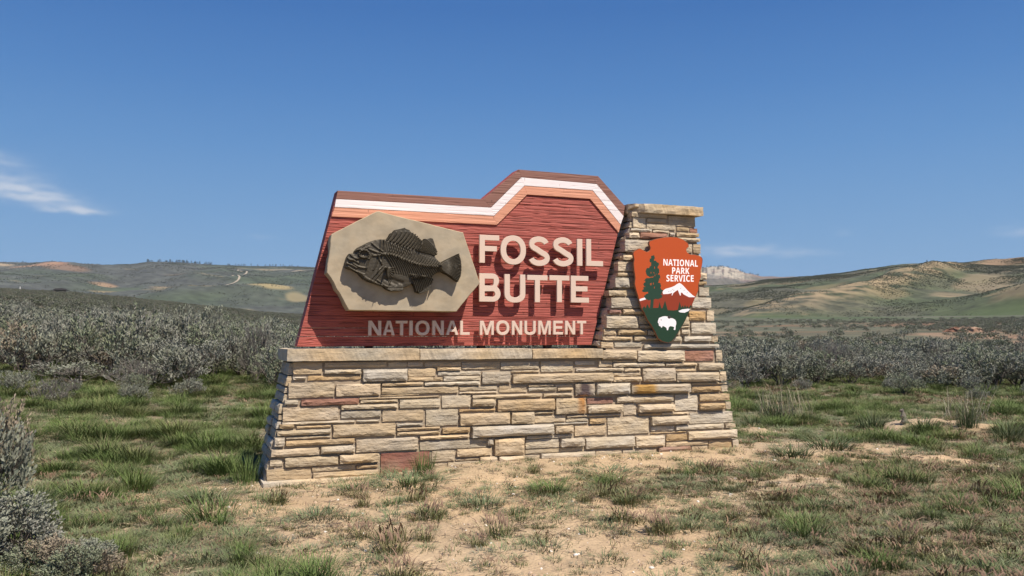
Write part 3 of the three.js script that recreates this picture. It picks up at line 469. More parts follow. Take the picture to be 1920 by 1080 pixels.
// raised capitals, drawn in a box w x h with stroke s
const arc = (cx, cy, rx, ry, a0, a1, n = 14, e = 1) => { const o = []; for (let i = 0; i <= n; i++) { const a = degToRad(lerp(a0, a1, i / n)), c = Math.cos(a), s = Math.sin(a); o.push([cx + Math.sign(c) * Math.abs(c) ** e * rx, cy + Math.sign(s) * Math.abs(s) ** e * ry]); } return o; };
const rectP = (x0, y0, x1, y1) => [[x0, y0], [x1, y0], [x1, y1], [x0, y1]];
const GLYPH = {
  F: (w, h, s) => [[[[0, 0], [s, 0], [s, h * 0.42], [w * 0.88, h * 0.42], [w * 0.88, h * 0.42 + s * 0.92], [s, h * 0.42 + s * 0.92], [s, h - s * 0.92], [w, h - s * 0.92], [w, h], [0, h]]]],
  I: (w, h) => [[rectP(0, 0, w, h)]],
  L: (w, h, s) => [[[[0, 0], [w, 0], [w, s * 0.92], [s, s * 0.92], [s, h], [0, h]]]],
  T: (w, h, s) => [[[[w / 2 - s / 2, 0], [w / 2 + s / 2, 0], [w / 2 + s / 2, h - s * 0.92], [w, h - s * 0.92], [w, h], [0, h], [0, h - s * 0.92], [w / 2 - s / 2, h - s * 0.92]]]],
  E: (w, h, s) => [[[[0, 0], [w, 0], [w, s * 0.92], [s, s * 0.92], [s, h * 0.42], [w * 0.92, h * 0.42], [w * 0.92, h * 0.42 + s * 0.92], [s, h * 0.42 + s * 0.92], [s, h - s * 0.92], [w * 0.97, h - s * 0.92], [w * 0.97, h], [0, h]]]],
  N: (w, h, s) => [[[[0, 0], [s, 0], [s, h * 0.66], [w - s * 1.08, 0], [w, 0], [w, h], [w - s, h], [w - s, h * 0.34], [s * 1.08, h], [0, h]]]],
  M: (w, h, s) => [[[[0, 0], [s * 0.92, 0], [s * 0.92, h * 0.72], [w / 2 - s * 0.46, 0], [w / 2 + s * 0.46, 0], [w - s * 0.92, h * 0.72], [w - s * 0.92, 0], [w, 0], [w, h], [w - s * 1.36, h], [w / 2, h * 0.30], [s * 1.36, h], [0, h]]]],
  A: (w, h, s) => [[[[0, 0], [s * 1.05, 0], [w * 0.285, h * 0.22], [w * 0.715, h * 0.22], [w - s * 1.05, 0], [w, 0], [w / 2 + s * 0.58, h], [w / 2 - s * 0.58, h]], [[w * 0.345, h * 0.395], [w * 0.655, h * 0.395], [w / 2, h * 0.81]]]],
  O: (w, h, s) => [[arc(w / 2, h / 2, w / 2, h / 2, 0, 359, 40, 0.92), arc(w / 2, h / 2, w / 2 - s, h / 2 - s * 0.92, 0, 359, 40, 0.92)]],
  U: (w, h, s) => [[[[0, h], ...arc(w / 2, h * 0.33, w / 2, h * 0.33, 180, 360, 18, 0.86), [w, h], [w - s, h], ...arc(w / 2, h * 0.33, w / 2 - s, h * 0.33 - s * 0.92, 360, 180, 18, 0.86), [s, h]]]],
  B: (w, h, s) => [[[[0, 0], ...arc(w - h * 0.285, h * 0.285, h * 0.285, h * 0.285, -90, 55, 12), ...arc(w * 0.93 - h * 0.25, h * 0.75, h * 0.25, h * 0.25, -45, 90, 12), [0, h]], [[s, s * 0.92], ...arc(w - h * 0.285, h * 0.275, h * 0.285 - s, h * 0.275 - s * 0.92 + 0.004, -90, 90, 10), [s, h * 0.55 - s * 0.92]], [[s, h * 0.47 + s * 0.5], ...arc(w * 0.93 - h * 0.25, h * 0.735, h * 0.25 - s, h * 0.165, -90, 90, 10).map((q) => [q[0], clamp(q[1], h * 0.47 + s * 0.5, h - s * 0.92)]), [s, h - s * 0.92]]]],
  S: (w, h, s) => {
    const k = s * 0.46, top = arc(w * 0.49, h * 0.735, w * 0.47 - k, h * 0.265 - k, 12, 245, 16), low = arc(w * 0.5, h * 0.272, w * 0.5 - k, h * 0.272 - k, 62, -168, 16);
    const mid = new THREE.CatmullRomCurve3([...top, ...low].map((q) => new THREE.Vector3(q[0], q[1], 0)), false, 'centripetal').getSpacedPoints(54), L = [], R = [];
    mid.forEach((p, i) => { const a = mid[Math.max(0, i - 1)], b = mid[Math.min(mid.length - 1, i + 1)], dx = b.x - a.x, dy = b.y - a.y, n = Math.hypot(dx, dy); L.push([p.x - dy / n * k, p.y + dx / n * k]); R.push([p.x + dy / n * k, p.y - dx / n * k]); });
    return [[[...L, ...R.reverse()]]];
  },
};
function letter(ch, x, y, w, h) {
  const s = h * 0.202;
  for (const [out, ...holes] of GLYPH[ch](w, h, s)) mesh('letter', slabOf(out, 0.034, 0.002, holes), M.letter, sign).position.set(x, y, -0.168);
}
letter('F', 2.562, 2.550, 0.265, 0.353);
letter('O', 2.845, 2.539, 0.349, 0.374);
letter('S', 3.233, 2.532, 0.296, 0.383);
letter('S', 3.572, 2.535, 0.298, 0.382);
letter('I', 3.922, 2.552, 0.077, 0.353);
letter('L', 4.057, 2.554, 0.248, 0.356);
letter('B', 2.560, 2.061, 0.285, 0.356);
letter('U', 2.899, 2.054, 0.286, 0.360);
letter('T', 3.211, 2.063, 0.285, 0.349);
letter('T', 3.523, 2.068, 0.285, 0.348);
letter('E', 3.830, 2.067, 0.263, 0.351);
letter('M', 2.569, 1.643, 0.186, 0.177);
letter('O', 2.787, 1.641, 0.178, 0.185);
letter('N', 2.999, 1.645, 0.142, 0.177);
letter('U', 3.172, 1.643, 0.157, 0.180);
letter('M', 3.363, 1.648, 0.177, 0.177);
letter('E', 3.575, 1.648, 0.139, 0.178);
letter('N', 3.744, 1.648, 0.146, 0.179);
letter('T', 3.917, 1.650, 0.134, 0.177);
letter('N', 1.164, 1.637, 0.154, 0.177);
letter('A', 1.341, 1.639, 0.142, 0.176);
letter('T', 1.497, 1.639, 0.144, 0.177);
letter('I', 1.665, 1.639, 0.040, 0.178);
letter('O', 1.740, 1.637, 0.177, 0.183);
letter('N', 1.953, 1.642, 0.146, 0.178);
letter('A', 2.128, 1.644, 0.158, 0.176);
letter('L', 2.311, 1.644, 0.123, 0.175);

// ------------------------------------------------------------------ the fossil plaque on the panel
const plaque = thing('fossil_plaque', 'pale seven-sided stone slab with a dark bronze relief of a fossil fish', 'plaque', WALL_AT, WALL_TURN);
{
  const r = rng(12), edge = [];
  SLAB.forEach((a, i) => { const b = SLAB[(i + 1) % SLAB.length], n = Math.max(1, Math.round(Math.hypot(b[0] - a[0], b[1] - a[1]) / 0.07)), rough = i >= 6 ? 0.012 : 0.004; for (let k = 0; k < n; k++) edge.push([lerp(a[0], b[0], k / n) + (r() - 0.5) * rough, lerp(a[1], b[1], k / n) + (r() - 0.5) * rough]); });
  edge.reverse();
  const g = slabOf(edge, 0.31, 0.007), p = g.attributes.position;   // the left edge is broken outwards towards the back
  for (let i = 0; i < p.count; i++) { const x = p.getX(i), y = p.getY(i), z = p.getZ(i), k = sm(1.35 - x, 0, 0.35) * (1 - z / 0.31) * (0.5 + 0.9 * Math.abs(noise(y * 14, z * 30, 3))); p.setX(i, x + 0.035 * k); }
  g.computeVertexNormals(); mesh('slab', g, [M.slab, M.slabEdge], plaque).position.z = -0.228;
  const fx = (x, y) => 0.001307 * x + 9e-06 * y + 0.511922, fy = (x, y) => 4.1e-05 * x - 0.001282 * y + 3.17085;
  const X0 = 222, Y0 = 218, ST = 2.3, NX = 476, NY = 282, inside = new Uint8Array(NX * NY), dist = new Float32Array(NX * NY), H = new Float32Array(NX * NY), part = new Uint8Array(NX * NY);
  for (let j = 0; j < NY; j++) for (let i = 0; i < NX; i++) {
    const x = X0 + i * ST, y = Y0 + j * ST; let c = false, d = 1e9;
    for (let k = 0, l = FISH.length - 1; k < FISH.length; l = k++) {
      const [ax, ay] = FISH[k], [bx, by] = FISH[l]; if ((ay > y) !== (by > y) && x < ((bx - ax) * (y - ay)) / (by - ay) + ax) c = !c;
      const t = clamp(((x - ax) * (bx - ax) + (y - ay) * (by - ay)) / ((bx - ax) ** 2 + (by - ay) ** 2), 0, 1); d = Math.min(d, (x - ax - t * (bx - ax)) ** 2 + (y - ay - t * (by - ay)) ** 2);
    }
    inside[j * NX + i] = c ? 1 : 0; d = dist[j * NX + i] = Math.sqrt(d);
    const back = curve([[560, 345], [700, 350], [800, 395], [900, 440], [1000, 480], [1060, 500], [1100, 540]], x), belly = curve([[800, 740], [840, 700], [900, 690], [1000, 682], [1040, 672]], x);
    let q = 0;
    if (x > 1112) q = 3; else if (x > 600 && y < back) q = x > 915 && y > 320 ? 2 : 1; else if (x > 826 && y > belly && x < 1045) q = 4; else if (x > 585 && x < 765 && y > 772 + (x - 585) * 0.06) q = 5;
    part[j * NX + i] = q;
    H[j * NX + i] = 0.086 + (q ? 0 : 0.017 * Math.sqrt(Math.min(d, 90) / 90)) - 0.012 * Math.max(0, 1 - d / 8) ** 2 + 0.0016 * noise(x * 0.05, y * 0.05, 4);
  }
  const H0 = Float32Array.from(H);
  const ridge = (x0, y0, x1, y1, amp, wd, bend = 0, taper = 0.5) => {
    const n = 14, mx = (x0 + x1) / 2 - (y1 - y0) * bend, my = (y0 + y1) / 2 + (x1 - x0) * bend, pts = []; for (let i = 0; i <= n; i++) { const t = i / n; pts.push([(1 - t) ** 2 * x0 + 2 * t * (1 - t) * mx + t * t * x1, (1 - t) ** 2 * y0 + 2 * t * (1 - t) * my + t * t * y1]); }
    const xs = pts.map((p) => p[0]), ys = pts.map((p) => p[1]), i0 = Math.max(0, Math.floor((Math.min(...xs) - X0 - wd * 2) / ST)), i1 = Math.min(NX - 1, Math.ceil((Math.max(...xs) - X0 + wd * 2) / ST)), j0 = Math.max(0, Math.floor((Math.min(...ys) - Y0 - wd * 2) / ST)), j1 = Math.min(NY - 1, Math.ceil((Math.max(...ys) - Y0 + wd * 2) / ST));
    for (let j = j0; j <= j1; j++) for (let i = i0; i <= i1; i++) {
      const x = X0 + i * ST, y = Y0 + j * ST; let d = 1e9, at = 0;
      for (let k = 0; k < n; k++) { const [ax, ay] = pts[k], [bx, by] = pts[k + 1], t = clamp(((x - ax) * (bx - ax) + (y - ay) * (by - ay)) / ((bx - ax) ** 2 + (by - ay) ** 2), 0, 1), q = (x - ax - t * (bx - ax)) ** 2 + (y - ay - t * (by - ay)) ** 2; if (q < d) { d = q; at = (k + t) / n; } }
      H[j * NX + i] += amp * (1 - taper * at) * Math.exp(-d / (wd * wd));
    }
  };
  const spine = [[555, 476], [640, 480], [700, 500], [770, 530], [850, 558], [930, 577], [1010, 585], [1100, 590]], sy = (x) => curve(spine, x);
  for (let i = 0; i < spine.length - 1; i++) ridge(...spine[i], ...spine[i + 1], 0.016, 9, 0, 0);
  for (let x = 585; x < 1075; x += 23) { const k = 1 - sm(x, 700, 1090) * 0.62; ridge(x, sy(x) + 6, x + 62 + 20 * k, sy(x) + 40 + 130 * k, 0.020, 5, -0.12); }
  for (let x = 600; x < 1075; x += 24) { const k = 1 - sm(x, 700, 1090) * 0.5; ridge(x, sy(x) - 6, x + 46, sy(x) - 20 - 75 * k, 0.018, 5, 0.12); }
  for (let i = 0; i < 12; i++) { const t = i / 11; ridge(lerp(575, 800, t), lerp(352, 420, t), lerp(592, 830, t), lerp(450, 480, t), 0.010, 5); }
  for (let i = 0; i < 11; i++) { const t = i / 10; ridge(lerp(605, 900, t), lerp(345, 440, t), lerp(645, 925, t) + 60 * Math.sin(t * 3.1), lerp(285, 345, t) - 48 * Math.sin(t * 3.1) * (1 - t * 0.5), 0.024, 6, 0.1, 0.3); }
  for (let i = 0; i < 13; i++) { const t = i / 12; ridge(lerp(880, 1050, t), lerp(440, 488, t), lerp(958, 1083, t), lerp(330, 462, t * t * 0.5 + t * 0.5), 0.022, 4.8, 0.1, 0.3); }
  for (let i = 0; i < 19; i++) { const t = i / 18; ridge(1085, lerp(578, 604, t), lerp(1285, 1285, t) + 22 * Math.sin(t * 3.14), lerp(470, 728, t), 0.020, 4.6, (t - 0.5) * 0.12, 0.1); }
  for (let i = 0; i < 12; i++) { const t = i / 11; ridge(lerp(815, 1015, t), lerp(660, 690, t), lerp(878, 1040, t), lerp(835, 725, t), 0.021, 4.8, -0.1, 0.3); }
  for (let i = 0; i < 4; i++) ridge(585, 768 + i * 10, 755, 790 + i * 9, 0.013, 5, 0.06);
  for (let i = 0; i < 8; i++) { const t = i / 7; ridge(588, 605, lerp(672, 632, t), lerp(598, 748, t), 0.018, 5, 0.05); }
  for (let a = 0; a < 360; a += 30) { const q = degToRad(a), q2 = degToRad(a + 32); ridge(395 + 44 * Math.cos(q), 478 + 36 * Math.sin(q), 395 + 44 * Math.cos(q2), 478 + 36 * Math.sin(q2), 0.016, 7, 0, 0); }
  for (const s of [[548, 345, 480, 620, -0.12], [575, 350, 520, 640, -0.10], [565, 590, 445, 725, 0.05], [590, 600, 475, 735, 0.05], [470, 480, 420, 610, 0.15], [330, 440, 440, 410, 0.1], [320, 450, 400, 395, 0.1], [470, 380, 560, 450, 0.05], [440, 430, 550, 470, 0.05], [300, 560, 420, 600, 0.2], [270, 530, 350, 560, -0.2], [260, 590, 400, 660, 0.1], [350, 640, 560, 760, 0.08], [400, 690, 570, 765, 0.06], [280, 480, 340, 520, 0.2], [330, 520, 440, 520, -0.25], [520, 480, 560, 570, 0.1], [480, 490, 560, 480, 0.1], [250, 505, 300, 530, 0.3], [245, 560, 330, 600, -0.1], [520, 715, 610, 775, 0.05]]) ridge(s[0], s[1], s[2], s[3], 0.015, 7, s[4], 0.2);
  for (const s of [[395, 480, 396, 481], [590, 700, 690, 750], [640, 700, 740, 740]]) ridge(...s, -0.014, 18, 0, 0);
  for (let k = 0; k < H.length; k++) if (inside[k] && (part[k] === 1 || part[k] === 2 || part[k] === 4) && dist[k] < 11 && H[k] - H0[k] < 0.0085 * (1 - dist[k] / 40)) inside[k] = 0;   // the rays end free
  const names = ['fossil_fish', 'dorsal_fin', 'dorsal_fin', 'tail_fin', 'anal_fin', 'pelvic_fin'], pos = names.map(() => []), F = -0.228 + 0.31;
  const V = (i, j, z) => { const x = X0 + i * ST, y = Y0 + j * ST; return [fx(x, y), fy(x, y), z ?? F + Math.max(0.01, H[j * NX + i])]; };
  const cell = (i, j) => i >= 0 && j >= 0 && i < NX - 1 && j < NY - 1 && inside[j * NX + i] && inside[j * NX + i + 1] && inside[(j + 1) * NX + i] && inside[(j + 1) * NX + i + 1];
  for (let j = 0; j < NY - 1; j++) for (let i = 0; i < NX - 1; i++) if (cell(i, j)) {
    const o = pos[part[j * NX + i]], a = V(i, j), b = V(i + 1, j), c = V(i + 1, j + 1), d = V(i, j + 1);
    o.push(...a, ...d, ...c, ...a, ...c, ...b);
    const drop = (p, q, pi, pj, qi, qj) => { const e = V(pi, pj, F - 0.003), f = V(qi, qj, F - 0.003); o.push(...p, ...q, ...f, ...p, ...f, ...e); };
    if (!cell(i, j - 1)) drop(a, b, i, j, i + 1, j); if (!cell(i + 1, j)) drop(b, c, i + 1, j, i + 1, j + 1); if (!cell(i, j + 1)) drop(c, d, i + 1, j + 1, i, j + 1); if (!cell(i - 1, j)) drop(d, a, i, j + 1, i, j);
  }
  let body;
  pos.forEach((o, k) => { const fg = new THREE.BufferGeometry(); fg.setAttribute('position', new THREE.Float32BufferAttribute(o, 3)); const uv = []; for (let i = 0; i < o.length; i += 3) uv.push(o[i] * 3, o[i + 1] * 3); fg.setAttribute('uv', new THREE.Float32BufferAttribute(uv, 2)); fg.computeVertexNormals(); const m = mesh(names[k], fg, M.bronze, k ? body : plaque); if (!k) body = m; });
}

// ------------------------------------------------------------------ the arrowhead emblem on the pillar
{
  const emblem = thing('arrowhead_sign', 'orange and green arrowhead-shaped sign with a tree, mountain and bison on the pillar', 'sign', WALL_AT, WALL_TURN);
  const K = 1.8, cv = document.createElement('canvas'); cv.width = 1352; cv.height = 1944; const g = cv.getContext('2d'); g.scale(K, K);
  const path = (pts, fill) => { g.beginPath(); pts.forEach((p, i) => (i ? g.lineTo(p[0], p[1]) : g.moveTo(p[0], p[1]))); g.closePath(); g.fillStyle = fill; g.fill(); };
  const ORANGE = '#b4490d', BROWN = '#8a2f0c', GREEN = '#10351e', TREE = '#173a28', WHITE = '#eeeaf0';
  g.fillStyle = ORANGE; g.fillRect(0, 0, 752, 1080);
  path([[60, 628], [140, 622], [200, 600], [340, 560], [440, 540], [480, 520], [520, 560], [640, 604], [740, 620], [740, 760], [60, 760]], BROWN);
  path([[140, 610], [190, 596], [204, 612], [145, 628], [132, 628]], WHITE);
  path([[258, 580], [268, 570], [288, 568], [282, 582], [262, 588]], WHITE);
  path([[336, 545], [358, 526], [410, 512], [440, 500], [462, 484], [484, 474], [500, 482], [520, 500], [560, 545], [600, 582], [630, 602], [570, 602], [520, 575], [510, 562], [497, 560], [497, 584], [490, 586], [480, 562], [470, 536], [450, 548], [432, 562], [420, 585], [415, 583], [421, 562], [385, 570], [340, 572]], WHITE);
  g.strokeStyle = '#3a3436'; g.lineWidth = 2; for (const [x, y] of [[386, 545], [404, 540], [430, 536], [490, 518], [520, 538], [548, 560], [420, 528]]) { g.beginPath(); g.moveTo(x, y + 7); g.lineTo(x + 11, y); g.stroke(); }
  path([[60, 700], [160, 696], [178, 672], [190, 692], [204, 656], [222, 690], [300, 690], [310, 640], [326, 696], [336, 692], [358, 628], [382, 712], [430, 716], [470, 712], [486, 640], [502, 694], [512, 672], [524, 694], [534, 668], [546, 694], [556, 676], [568, 698], [584, 670], [604, 700], [740, 700], [740, 1080], [60, 1080]], GREEN);
  path([[474, 722], [510, 708], [560, 703], [580, 706], [566, 724], [530, 738], [490, 734]], WHITE);
  const br = rng(8);
  g.fillStyle = TREE; path([[238, 560], [262, 560], [258, 640], [254, 700], [226, 700], [232, 640]], TREE);
  const bough = (x, y, w, h) => { g.beginPath(); for (let i = 0; i <= 26; i++) { const a = (i / 26) * 6.283, k = 0.78 + 0.34 * br(); g[i ? 'lineTo' : 'moveTo'](x + Math.cos(a) * w * k, y + Math.sin(a) * h * k); } g.closePath(); g.fillStyle = TREE; g.fill(); };
  for (const b of [[250, 250, 18, 22], [240, 275, 22, 20], [258, 300, 26, 26], [285, 310, 20, 22], [210, 370, 24, 34], [240, 350, 22, 34], [270, 350, 24, 44], [290, 370, 16, 30], [235, 400, 46, 20], [285, 420, 36, 26], [225, 450, 50, 24], [265, 450, 46, 30], [200, 485, 34, 22], [215, 520, 46, 26], [185, 540, 28, 14], [275, 495, 46, 36], [292, 545, 46, 40], [245, 545, 40, 30], [240, 590, 62, 34], [295, 590, 40, 26], [205, 590, 26, 22]]) bough(...b);
  g.fillStyle = ORANGE; for (const [x, y, w, h] of [[262, 330, 6, 18], [232, 376, 5, 14], [266, 400, 5, 14], [252, 470, 6, 16], [262, 505, 5, 16], [226, 478, 7, 9], [300, 460, 7, 8], [250, 412, 5, 9]]) g.fillRect(x, y, w, h);
  path([[298, 800], [306, 778], [322, 772], [338, 766], [360, 764], [382, 768], [402, 782], [424, 784], [446, 796], [456, 812], [458, 838], [452, 852], [450, 884], [444, 888], [434, 884], [440, 862], [424, 856], [404, 852], [392, 862], [386, 886], [376, 888], [372, 868], [360, 858], [338, 848], [334, 860], [326, 864], [320, 852], [306, 846], [304, 828], [296, 818]], WHITE);
  g.fillStyle = '#3a3030'; g.beginPath(); g.ellipse(396, 774, 15, 13, 0, 0, 7); g.fill(); g.fillRect(322, 790, 5, 11); g.fillRect(310, 812, 4, 6); g.strokeStyle = '#3a3030'; g.lineWidth = 2; g.beginPath(); g.moveTo(455, 800); g.quadraticCurveTo(462, 820, 456, 842); g.stroke();
  g.fillStyle = '#fff6fa'; g.textBaseline = 'alphabetic';
  for (const [txt, x0, x1, y0, y1, sl] of [['NATIONAL', 336, 651, 262, 330, 0.035], ['PARK', 413, 573, 336, 396, 0.03], ['SERVICE', 366, 616, 402, 464, 0.02]]) {
    g.save(); g.font = 'bold 100px sans-serif'; const m = g.measureText(txt), hgt = 71, slope = (y1 - y0) - (x1 - x0) * sl; g.transform((x1 - x0) / m.width, ((x1 - x0) * sl) / m.width, 0, slope / hgt, x0, y0 + slope); g.fillText(txt, 0, 0); g.restore();
  }
  g.strokeStyle = '#5c2a12'; g.lineWidth = 5; g.beginPath(); EMBLEM.forEach((p, i) => (i ? g.lineTo(p[0], p[1]) : g.moveTo(p[0], p[1]))); g.closePath(); g.stroke();
  const tex = new THREE.CanvasTexture(cv); tex.colorSpace = THREE.SRGBColorSpace;
  M.print = new THREE.MeshPhysicalMaterial({ map: tex, roughness: 0.55 });
  M.rim = new THREE.MeshStandardMaterial({ color: new THREE.Color(0.22, 0.10, 0.05), roughness: 0.7 });
  const a = 0.001781, b = -0.000059, c = 0.000052, d = -0.001539, ex = 4.538478, ey = 3.051589, det = a * d - b * c;
  const sm2 = new THREE.CatmullRomCurve3(EMBLEM.map((p) => new THREE.Vector3(p[0], p[1], 0)), true, 'centripetal').getPoints(150).slice(0, -1).map((v) => [a * v.x + b * v.y + ex, c * v.x + d * v.y + ey]).reverse();
  const geo = slabOf(sm2, 0.036, 0.003), p = geo.attributes.position, uv = geo.attributes.uv;
  for (let i = 0; i < p.count; i++) { const X = p.getX(i) - ex, Y = p.getY(i) - ey; uv.setXY(i, (d * X - b * Y) / det / 751.1, 1 - (-c * X + a * Y) / det / 1080); }
  mesh('panel', sheared(geo), [M.print, M.rim], emblem).position.z = 0.088;
  for (const [x, y] of [[5.24, 2.75], [5.24, 1.95]]) mesh('bracket', new THREE.BoxGeometry(0.12, 0.06, 0.10), M.post, emblem).position.set(x, y, 0.035 - y * LEAN);
}

// ------------------------------------------------------------------ plants
function blade(T, x, y, z, az, lean, len, wid, c0, c1, droop = 1) {
  const hx = Math.sin(az), hz = Math.cos(az), wx = hz * wid / 2, wz = -hx * wid / 2, pts = [];
  for (let k = 0; k <= 3; k++) { const s = k / 3, o = lean * len * Math.pow(s, 1.7), u = len * (s - 0.32 * lean * droop * s * s); pts.push([x + hx * o, y + u, z + hz * o, 1 - 0.75 * s * s]); }
  const L = pts.map((p) => [p[0] - wx * p[3], p[1], p[2] - wz * p[3]]), R = pts.map((p) => [p[0] + wx * p[3], p[1], p[2] + wz * p[3]]), col = [0, 1, 2, 3].map((k) => c0.map((v, i) => lerp(v, c1[i], k / 3)));
  for (let k = 0; k < 2; k++) { T.tri(L[k], R[k], R[k + 1], [col[k], col[k], col[k + 1]]); T.tri(L[k], R[k + 1], L[k + 1], [col[k], col[k + 1], col[k + 1]]); }
  T.tri(L[2], R[2], [pts[3][0], pts[3][1], pts[3][2]], [col[2], col[2], col[3]]);
}
const tint = (c, r, a) => { const k = 1 + (r() - 0.5) * a; return c.map((v) => v * k); };
function tuft(seed, n, hgt, spread, lean, wid, cols, tips, heads = 0) {
  const r = rng(seed), T = new Tris();
  for (let i = 0; i < n; i++) {
    const a = r() * 6.283, q = Math.sqrt(r()) * spread, len = hgt * (0.45 + 0.75 * r()), k = Math.floor(r() * cols.length);
    blade(T, Math.cos(a) * q, -0.01, Math.sin(a) * q, Math.PI / 2 - a + (r() - 0.5) * 1.6, lean * (0.35 + r() * 0.9), len, wid * (0.7 + 0.6 * r()), tint(cols[k], r, 0.4), tint(tips[k % tips.length], r, 0.4));
  }
  for (let i = 0; i < heads; i++) { // bent seed heads
    const a = r() * 6.283, q = Math.sqrt(r()) * spread, len = hgt * (0.8 + 0.55 * r()), c = tint([0.190, 0.125, 0.085], r, 0.5), x = Math.cos(a) * q, z = Math.sin(a) * q, az = 0.9 + (r() - 0.5) * 2.2, l = 0.35 + r() * 0.5;
    blade(T, x, 0, z, az, l, len, wid * 0.6, [0.13, 0.14, 0.05], c); blade(T, x + Math.sin(az) * l * len * 0.45, len * 0.55, z + Math.cos(az) * l * len * 0.45, az, l * 1.7, len * 0.5, wid * 1.7, c, c);
  }
  return T.geo();
}
const G1 = [[0.062, 0.116, 0.022], [0.084, 0.140, 0.030], [0.052, 0.096, 0.023]], G1T = [[0.110, 0.164, 0.042], [0.145, 0.185, 0.066]];
const G2 = [[0.092, 0.130, 0.055], [0.110, 0.150, 0.072]], G2T = [[0.150, 0.185, 0.095], [0.185, 0.205, 0.110]];
const G3 = [[0.100, 0.138, 0.038], [0.125, 0.140, 0.050]], G3T = [[0.185, 0.150, 0.080], [0.165, 0.165, 0.075]];
const G4 = [[0.30, 0.245, 0.150], [0.36, 0.31, 0.21]], G4T = [[0.42, 0.36, 0.25]];
const G5 = [[0.120, 0.128, 0.088], [0.150, 0.155, 0.110]], G5T = [[0.19, 0.19, 0.14]];
const KINDS = {
  lush: [1, 2, 3, 4, 5, 6, 7].map((s) => tuft(s, 85 + s * 6, 0.19 + 0.012 * s, 0.06 + 0.012 * s, 0.6 + 0.05 * s, 0.0048, G1, s % 3 ? G1T : [[0.16, 0.17, 0.07], [0.20, 0.17, 0.10]])),
  blue: [11, 12, 13, 14, 15].map((s) => tuft(s, 30 + (s - 10) * 8, 0.07 + (s - 10) * 0.007, 0.06 + (s - 10) * 0.012, 1.15, 0.0052, G2, G2T)),
  red: [21, 22, 23].map((s) => tuft(s, 34, 0.085, 0.075, 0.85, 0.0050, G3, G3T, 14)),
  dry: [31, 32].map((s) => tuft(s, 26, 0.15, 0.075, 0.95, 0.0042, G4, G4T)),
  scrub: [41, 42].map((s) => tuft(s, 60, 0.055, 0.10, 1.3, 0.0065, G5, G5T)),
  sprig: [51, 52].map((s) => tuft(s, 9, 0.06, 0.06, 1.0, 0.0045, G2, G3T, 3)),
};
const inView = (x, z, pad = 2) => { const az = radToDeg(Math.atan2(x, -z)); return Math.abs(az) < 31.2 + pad; };
const blocked = (x, z, m = 0.02) => { const [u, n] = toWall(x, z); return u > -0.02 - m && u < 6.35 + m && n < 0.03 + m && n > -0.95; };
